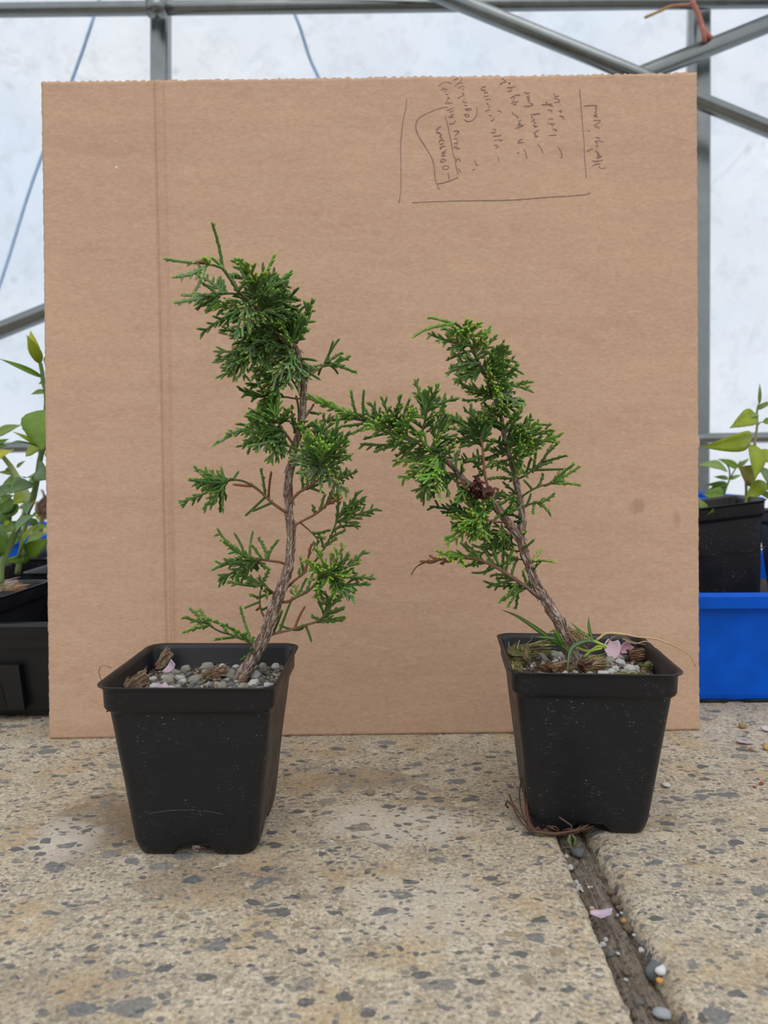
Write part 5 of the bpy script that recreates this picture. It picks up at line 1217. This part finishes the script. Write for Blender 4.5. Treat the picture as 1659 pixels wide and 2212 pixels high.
def tub(name, x0, x1, y0, y1, H, mat, label, cat, lip=0.014, soil=None, soilmat=None, band2=0.0):
    root = thing(name, ((x0 + x1) / 2, (y0 + y1) / 2, 0), label, cat)
    cx, cy, hx, hy = (x0 + x1) / 2, (y0 + y1) / 2, (x1 - x0) / 2, (y1 - y0) / 2
    tp = 0.004
    prof = [(hx - tp - .004, hy - tp - .004, 0.002), (hx - tp - .001, hy - tp - .001, 0.0045), (hx - tp, hy - tp, 0.008)]
    zb = H - lip - band2
    prof.append((hx - 0.001, hy - 0.001, zb - 0.001))
    if band2: prof += [(hx + 0.003, hy + 0.003, zb), (hx + 0.003, hy + 0.003, H - lip - 0.001)]
    prof += [(hx + 0.007, hy + 0.007, H - lip), (hx + 0.0075, hy + 0.0075, H - 0.003), (hx + 0.006, hy + 0.006, H - 0.0005), (hx + 0.004, hy + 0.004, H), (hx - 0.001, hy - 0.001, H - 0.0005), (hx - 0.003, hy - 0.003, H - 0.004), (hx - tp - 0.003, hy - tp - 0.003, 0.006)]
    mb = MB(); rect_loft(mb, cx, cy, prof, 0.012)
    b = mb.build('body', mat, root)
    for p in b.data.polygons: p.use_smooth = False
    if soil:
        mb = MB(); n = 24; V = []
        for j in range(n + 1):
            for i in range(n + 1):
                x = cx + (hx - tp - .002) * (2 * i / n - 1); y = cy + (hy - tp - .002) * (2 * j / n - 1)
                V.append((x, y, soil + 0.006 * mnoise.noise(Vector((x * 60, y * 60, 2)))))
        m = n + 1; mb.add(V, [(j * m + i, j * m + i + 1, (j + 1) * m + i + 1, (j + 1) * m + i) for j in range(n) for i in range(n)])
        tag(mb.build('soil', soilmat or M_soil, root), kind='stuff')
    return root
bt = tub('nursery_tray', -0.53, -0.20, 0.6335, 1.02, 0.0865, M_tray, 'low black nursery tray on the floor left of the cardboard', 'tray', lip=0.012, band2=0.010)
def slot():
    mb = MB(); Y = 0.6282
    q = [W(-40, 1437, Y), W(40, 1437, Y), W(53, 1534, Y), W(-60, 1534, Y)]
    V = [p for p in q] + [p + Vector((0, 0.006, 0)) for p in q]
    mb.add(V, [(0, 1, 2, 3), (0, 4, 5, 1), (1, 5, 6, 2), (2, 6, 7, 3), (3, 7, 4, 0)])
    mb.build('handle_panel', M_tray, bt, smooth=False)
    mb = MB(); Y = 0.6276
    q = [W(-60, 1445, Y), W(2, 1478, Y), W(15, 1532, Y), W(-60, 1532, Y)]
    V = q + [p + Vector((0, 0.004, 0)) for p in q]
    mb.add(V, [(0, 1, 2, 3), (0, 4, 5, 1), (1, 5, 6, 2), (2, 6, 7, 3), (3, 7, 4, 0)])
    t = simple('slot_shade_black', (0.003, 0.003, 0.003), 0.9, 0.1)  # solid plate, no hole cut; the slot's inner shade is put into its black
    tag(mb.build('slot_shade_plate', t, bt, smooth=False), 'black plate painted as the shade inside the grip slot')
slot()
bl = tub('storage_tub', 0.262, 0.62, 0.6655, 0.98, 0.1035, M_blue, 'bright blue plastic tub on the floor right of the cardboard', 'tub', lip=0.0135, soil=0.068)
mbf = MB()
for x in (0.285, 0.33): box(mbf, (x, 0.672, 0.0), (x + 0.03, 0.70, 0.003))
tag(mbf.build('foot', simple('dark_foot', (0.01, 0.01, 0.012), 0.6), bl), 'dark feet under the tub')
tub('storage_tub', -0.86, -0.40, 1.12, 1.36, 0.116, M_blue, 'far blue tub seen between the seedling stems on the left', 'tub', lip=0.014, soil=0.108, soilmat=simple('yellow_moss', (0.26, 0.24, 0.07), 0.9, 0.5, 120, 0.8, 0.004))
tub('storage_tub', 0.36, 0.53, 1.05, 1.34, 0.170, M_blue, 'far blue tub behind the chalky black pot on the right', 'tub', lip=0.014, soil=0.15)

def plain_pot(x, y, z0, yaw, label, top=0.05, H=0.1015, soil=0.088, tilt=0.0, mat=None, base=0.0345):
    root = thing('nursery_pot', (x, y, z0), label, 'pot')
    root.rotation_euler = (0, tilt, yaw)
    p = pot_mesh(top, base, H, seed=x * 40).build('body', mat or M_potb); p.parent = root
    if soil:
        s = soil_mesh(top * 0.87, soil, 0.004, x * 9).build('potting_mix', M_soil); s.parent = root; tag(s, kind='stuff')
    return root
pA = plain_pot(-0.376, 0.679, 0.0065, -0.03, 'square black pot standing in the low black tray, nearest the camera', soil=0.084)
plain_pot(-0.325, 0.826, 0.0065, 0.0, 'square black pot in the tray behind the nearest one', top=0.055, base=0.04, soil=0.08)
plain_pot(-0.27, 0.945, 0.0065, 0.05, 'square black pot at the back right of the black tray', top=0.053, base=0.038, soil=0.09)
plain_pot(-0.40, 0.945, 0.0065, 0.0, 'square black pot at the back left of the black tray', top=0.055, base=0.038, soil=0.09)
pE = plain_pot(0.349, 0.792, 0.068, -0.17, 'tilted black pot with chalky marks standing in the blue tub', top=0.055, base=0.040, H=0.109, soil=0.06, tilt=-0.14)
plain_pot(0.466, 0.80, 0.066, 0.0, 'black pot in the blue tub cut off by the right edge of the picture', soil=0.09)
fibre_chunk('bark_chip', W(8, 1266, 0.685), (0.03, 0.012, 0.010), (0.6, 0.1), [(0.45, 0.36, 0.27), (0.30, 0.2, 0.12), (0.55, 0.45, 0.35)], 77, 'pale bark chip in the black pot at the left edge', 'bark', frayed=False)
fibre_chunk('bark_chip', W(32, 1272, 0.68), (0.02, 0.006, 0.005), (0.3, 0.0), [(0.35, 0.2, 0.12), (0.25, 0.14, 0.08), (0.4, 0.28, 0.2)], 78, 'reddish bark sliver beside the pale chip at the left edge', 'bark', frayed=False)

def leaf(mb, b, t, wid, col, seed, fold=0.25, droop=0.0, serr=0.03):
    """broad leaf from base b to tip t (world); wid is full width relative to length"""
    rng = random.Random(seed)
    b = Vector(b); t = Vector(t); A = t - b; L = A.length; A.normalize()
    Nn = Vector((rng.gauss(0, .35), -1, rng.gauss(0.35, .35))).normalized()
    S = A.cross(Nn).normalized(); Nn = S.cross(A).normalized()
    n = 16; V = []; C = []; m = 5
    for j in range(n + 1):
        u = j / n
        w = (math.sin(math.pi * u ** 0.72) ** 0.9) * (1 - 0.25 * u) * 0.56 + 0.004
        if u > 0.8: w *= 1 - 0.35 * (u - 0.8) / 0.2
        w += serr * wid * (0.5 if j % 2 else -0.1) * (0.1 < u < 0.95)
        c = b + A * L * u + Nn * (L * (0.10 * math.sin(math.pi * u)) * rng.choice((1,))) - Vector((0, 0, 1)) * droop * L * u * u
        for i in range(-2, 3):
            s = i / 2
            p = c + S * (s * w * wid * L) + Nn * (abs(s) * fold * w * wid * L + 0.02 * L * mnoise.noise(Vector((s * 2 + seed, u * 4, 0))))
            V.append(p)
            f = 1.12 if i == 0 else 1.0
            q = 1 - 0.12 * mnoise.noise(Vector((s * 6, u * 14, seed)))
            C.append(tuple(min(1, x * f * q) for x in col) + (1,))
    mb.add(V, [(j * m + i, j * m + i + 1, (j + 1) * m + i + 1, (j + 1) * m + i) for j in range(n) for i in range(4)], C)
YG = (0.34, 0.43, 0.03); MG = (0.21, 0.36, 0.05); DG = (0.12, 0.23, 0.035); BG = (0.17, 0.28, 0.12); YY = (0.50, 0.50, 0.05); PG = (0.28, 0.40, 0.11)
def seedling(name, base, label, stems, leaves, Y, cat='seedling'):
    root = thing(name, base, label, cat)
    for pts, r, c in stems:
        mb = MB(); P = catmull([tuple(W(x, y, Y + d)) for x, y, d in pts], 0.004); n = len(P)
        tube(mb, P, [r * (1 - 0.5 * i / n) for i in range(n)], 8, [(*c, 1)] * n, bump=.1)
        mb.build('stem', M_soft, root)
    for k, l in enumerate(leaves):
        bx, by, tx, ty, w, c, d0, d1 = l[:8]
        mb = MB(); leaf(mb, W(bx, by, Y + d0), W(tx, ty, Y + d1), w, c, int(bx * 7 + ty), fold=l[8] if len(l) > 8 else 0.25)
        o = mb.build('leaf', M_broad, root); sm = o.modifiers.new('t', 'SOLIDIFY'); sm.thickness = 0.0003
    return root
SG = (0.13, 0.19, 0.06); SP = (0.30, 0.36, 0.15)
seedling('seedling', W(5, 1262, 0.67), 'tall leafy seedling with a pointed bud left of the cardboard',
    [([(0, 1262, -.02), (3, 1222, -.01), (22, 1177, 0), (38, 1139, 0), (58, 1105, 0), (70, 1080, 0), (77, 1052, 0), (82, 1022, 0), (86, 995, 0), (94, 958, 0), (99, 920, 0), (99, 887, 0), (100, 859, 0), (97, 839, 0), (93, 824, 0), (91, 804, 0), (87, 784, 0)], 0.0036, SG)],
    [(87, 785, 57, 723, .34, YG, 0, -.01, .6), (88, 785, 66, 714, .30, YY, 0, .008, .6), (91, 815, -2, 775, .13, MG, 0, -.02, .5), (93, 824, 122, 820, .4, MG, 0, .01), (97, 846, 67, 852, .36, PG, 0, -.01, .5), (103, 823, 83, 829, .4, MG, 0, 0), (100, 788, 107, 760, .45, YG, 0, 0),
     (106, 884, 90, 975, .92, MG, -.012, -.03, .12), (90, 966, 27, 932, .16, YG, 0, -.01), (82, 966, 14, 961, .30, BG, 0, -.03), (92, 964, 55, 986, .40, YG, 0, .02), (92, 964, 108, 985, .5, MG, 0, .02),
     (78, 1020, 46, 1030, .32, PG, 0, -.02), (80, 1014, 112, 1034, .62, BG, 0, -.02), (77, 1045, 66, 1030, .5, MG, 0, .01), (66, 1042, 18, 1068, .52, BG, 0, -.03), (72, 1082, 58, 1112, .6, BG, 0, -.02), (76, 1112, 33, 1150, .55, BG, -.02, -.04), (74, 1114, 84, 1104, .4, PG, -.01, 0),
     (46, 1205, 87, 1130, .34, YG, -.01, -.03), (58, 1197, 106, 1162, .46, MG, -.01, -.02), (52, 1204, 8, 1213, .36, MG, -.01, -.03), (22, 1182, -6, 1146, .9, MG, 0, -.03)], 0.70)
seedling('seedling', W(47, 1230, 0.72), 'low bushy seedling with yellow-green leaves at the left edge',
    [([(38, 1240, 0), (45, 1210, 0), (52, 1190, 0), (60, 1170, 0)], 0.002, SG), ([(66, 1090, .0), (51, 1055, 0), (36, 1029, 0), (22, 1006, 0), (5, 985, 0)], 0.0042, SP), ([(38, 1240, 0), (50, 1160, 0), (66, 1090, 0)], 0.003, SG)],
    [(15, 1180, 55, 1150, .6, MG, 0, .01), (10, 1150, 45, 1125, .6, DG, .02, .03), (40, 1215, 70, 1190, .5, MG, .01, .01), (0, 1200, 25, 1175, .6, BG, 0, 0), (70, 1150, 104, 1135, .5, MG, .02, .02), (80, 1135, 60, 1118, .6, DG, .03, .03), (0, 1085, 30, 1070, .6, MG, .01, .01), (12, 1062, 38, 1048, .5, YG, .02, .02), (90, 1190, 104, 1170, .5, DG, .01, .01), (-8, 940, 46, 918, .36, PG, 0, 0), (-10, 958, 20, 948, .3, MG, 0, 0), (-5, 965, 16, 963, .5, DG, 0, 0), (22, 972, -14, 1003, .9, YY, 0, -.02), (36, 1024, -5, 1020, .24, PG, 0, 0), (45, 1038, 2, 1053, .5, DG, .02, .03), (24, 1054, -14, 1078, .6, BG, 0, 0), (62, 1070, 28, 1090, .8, YG, .02, .0), (30, 1080, 0, 1110, .9, DG, .03, .03), (40, 1090, 10, 1120, .8, DG, .03, .03), (22, 1130, 0, 1105, .8, DG, .03, .03), (60, 1075, 75, 1060, .5, YG, .02, .02), (36, 1010, 55, 995, .3, PG, 0, 0), (25, 1010, 8, 1022, .4, MG, 0, 0), (50, 1160, 20, 1135, .5, BG, 0, 0), (60, 1170, 100, 1150, .4, PG, 0, 0.02), (20, 1125, 4, 1140, .4, YG, 0, 0), (62, 1155, 66, 1140, .5, YG, .02, .02)], 0.75)
seedling('seedling', W(85, 1160, 1.15), 'distant dry brown seedling with yellow leaves beside the cardboard',
    [([(88, 1150, 0), (92, 1110, 0), (95, 1070, 0), (90, 1058, 0)], 0.003, (0.14, 0.09, 0.05))],
    [(92, 1110, 108, 1080, .7, (0.20, 0.12, 0.08), 0, 0), (92, 1115, 80, 1082, .6, (0.24, 0.15, 0.10), 0, 0), (90, 1105, 104, 1065, .5, (0.16, 0.10, 0.07), 0, 0), (90, 1125, 74, 1112, .5, YY, 0, 0), (88, 1128, 104, 1118, .4, (0.30, 0.26, 0.06), 0, 0), (60, 1095, 47, 1090, .9, (0.62, 0.52, 0.10), 0, -.02), (58, 1110, 46, 1108, .9, (0.60, 0.5, 0.12), 0, -.02), (85, 1092, 73, 1084, .7, (0.6, 0.45, 0.10), 0, 0), (94, 1118, 116, 1095, .7, (0.22, 0.13, 0.09), 0, 0), (95, 1112, 100, 1090, .9, (0.19, 0.11, 0.08), 0, 0)], 1.14)
seedling('seedling', W(1650, 1130, 0.83), 'leafy seedling with long drooping leaves right of the cardboard',
    [([(1668, 1130, 0), (1662, 1060, 0), (1655, 1025, 0), (1645, 1007, 0), (1634, 976, 0), (1630, 953, 0), (1633, 939, 0), (1636, 912, 0), (1635, 890, 0), (1639, 872, 0)], 0.002, (0.30, 0.27, 0.13)), ([(1636, 920, 0), (1641, 913, 0), (1650, 911, 0)], 0.0008, SG)],
    [(1640, 873, 1641, 828, .15, PG, 0, 0, .5), (1634, 884, 1672, 866, .30, PG, 0, -.01), (1632, 896, 1576, 925, .42, YG, 0, -.02), (1637, 896, 1618, 903, .35, PG, 0, -.01), (1625, 944, 1512, 966, .24, YG, -.01, -.05), (1648, 912, 1675, 905, .5, YG, 0, 0), (1628, 960, 1629, 1036, .48, YG, 0, -.02, .15), (1634, 975, 1672, 1004, .75, YG, 0, -.01, .15), (1644, 1010, 1666, 1062, .6, BG, -.01, -.02), (1652, 1040, 1607, 1088, .42, YG, .0, -.01), (1631, 1038, 1594, 1008, .75, (0.46, 0.44, 0.13), .01, .0, .15), (1655, 1066, 1630, 1062, .4, DG, 0, 0), (1640, 1062, 1668, 1085, .5, DG, 0, 0)], 0.80)
seedling('seedling', W(1558, 1262, 0.93), 'blurred pale seedling between the cardboard and the drooping leaves',
    [([(1558, 1262, 0), (1558, 1180, 0), (1560, 1110, 0), (1563, 1075, 0), (1570, 1050, 0), (1576, 1035, 0), (1575, 1012, 0), (1568, 1000, 0)], 0.0018, SG), ([(1612, 1262, 0), (1613, 1160, 0), (1612, 1060, 0), (1611, 1030, 0)], 0.003, (0.09, 0.14, 0.05)), ([(1576, 1035, 0), (1590, 1010, 0), (1600, 995, 0)], 0.001, SG)],
    [(1594, 1010, 1550, 991, .32, MG, 0, 0), (1571, 1017, 1506, 1005, .30, PG, 0, -.02), (1574, 1034, 1541, 1030, .28, MG, 0, 0), (1572, 1046, 1525, 1047, .3, DG, 0, 0), (1569, 1047, 1526, 1063, .6, DG, 0, 0), (1564, 1078, 1517, 1068, .55, MG, 0, -.02), (1587, 968, 1554, 973, .22, (0.42, 0.33, 0.05), 0, 0), (1592, 1008, 1618, 990, .3, PG, 0, 0), (1576, 1036, 1602, 1026, .3, MG, 0, 0), (1610, 1070, 1600, 1095, .5, MG, 0, 0), (1605, 1085, 1590, 1070, .5, PG, 0, 0), (1560, 1085, 1530, 1080, .6, MG, 0, 0), (1566, 1090, 1580, 1075, .4, PG, 0, 0)], 0.93)
seedling('seedling', W(1534, 1225, 0.775), 'small pale sprout at the left rim of the tilted black pot',
    [([(1534, 1225, .03), (1526, 1150, .01), (1524, 1118, 0), (1522, 1108, 0)], 0.0012, PG)],
    [(1522, 1112, 1509, 1076, .5, PG, 0, 0), (1525, 1118, 1541, 1098, .55, MG, 0, -.01), (1523, 1115, 1503, 1104, .5, PG, 0, 0)], 0.75)
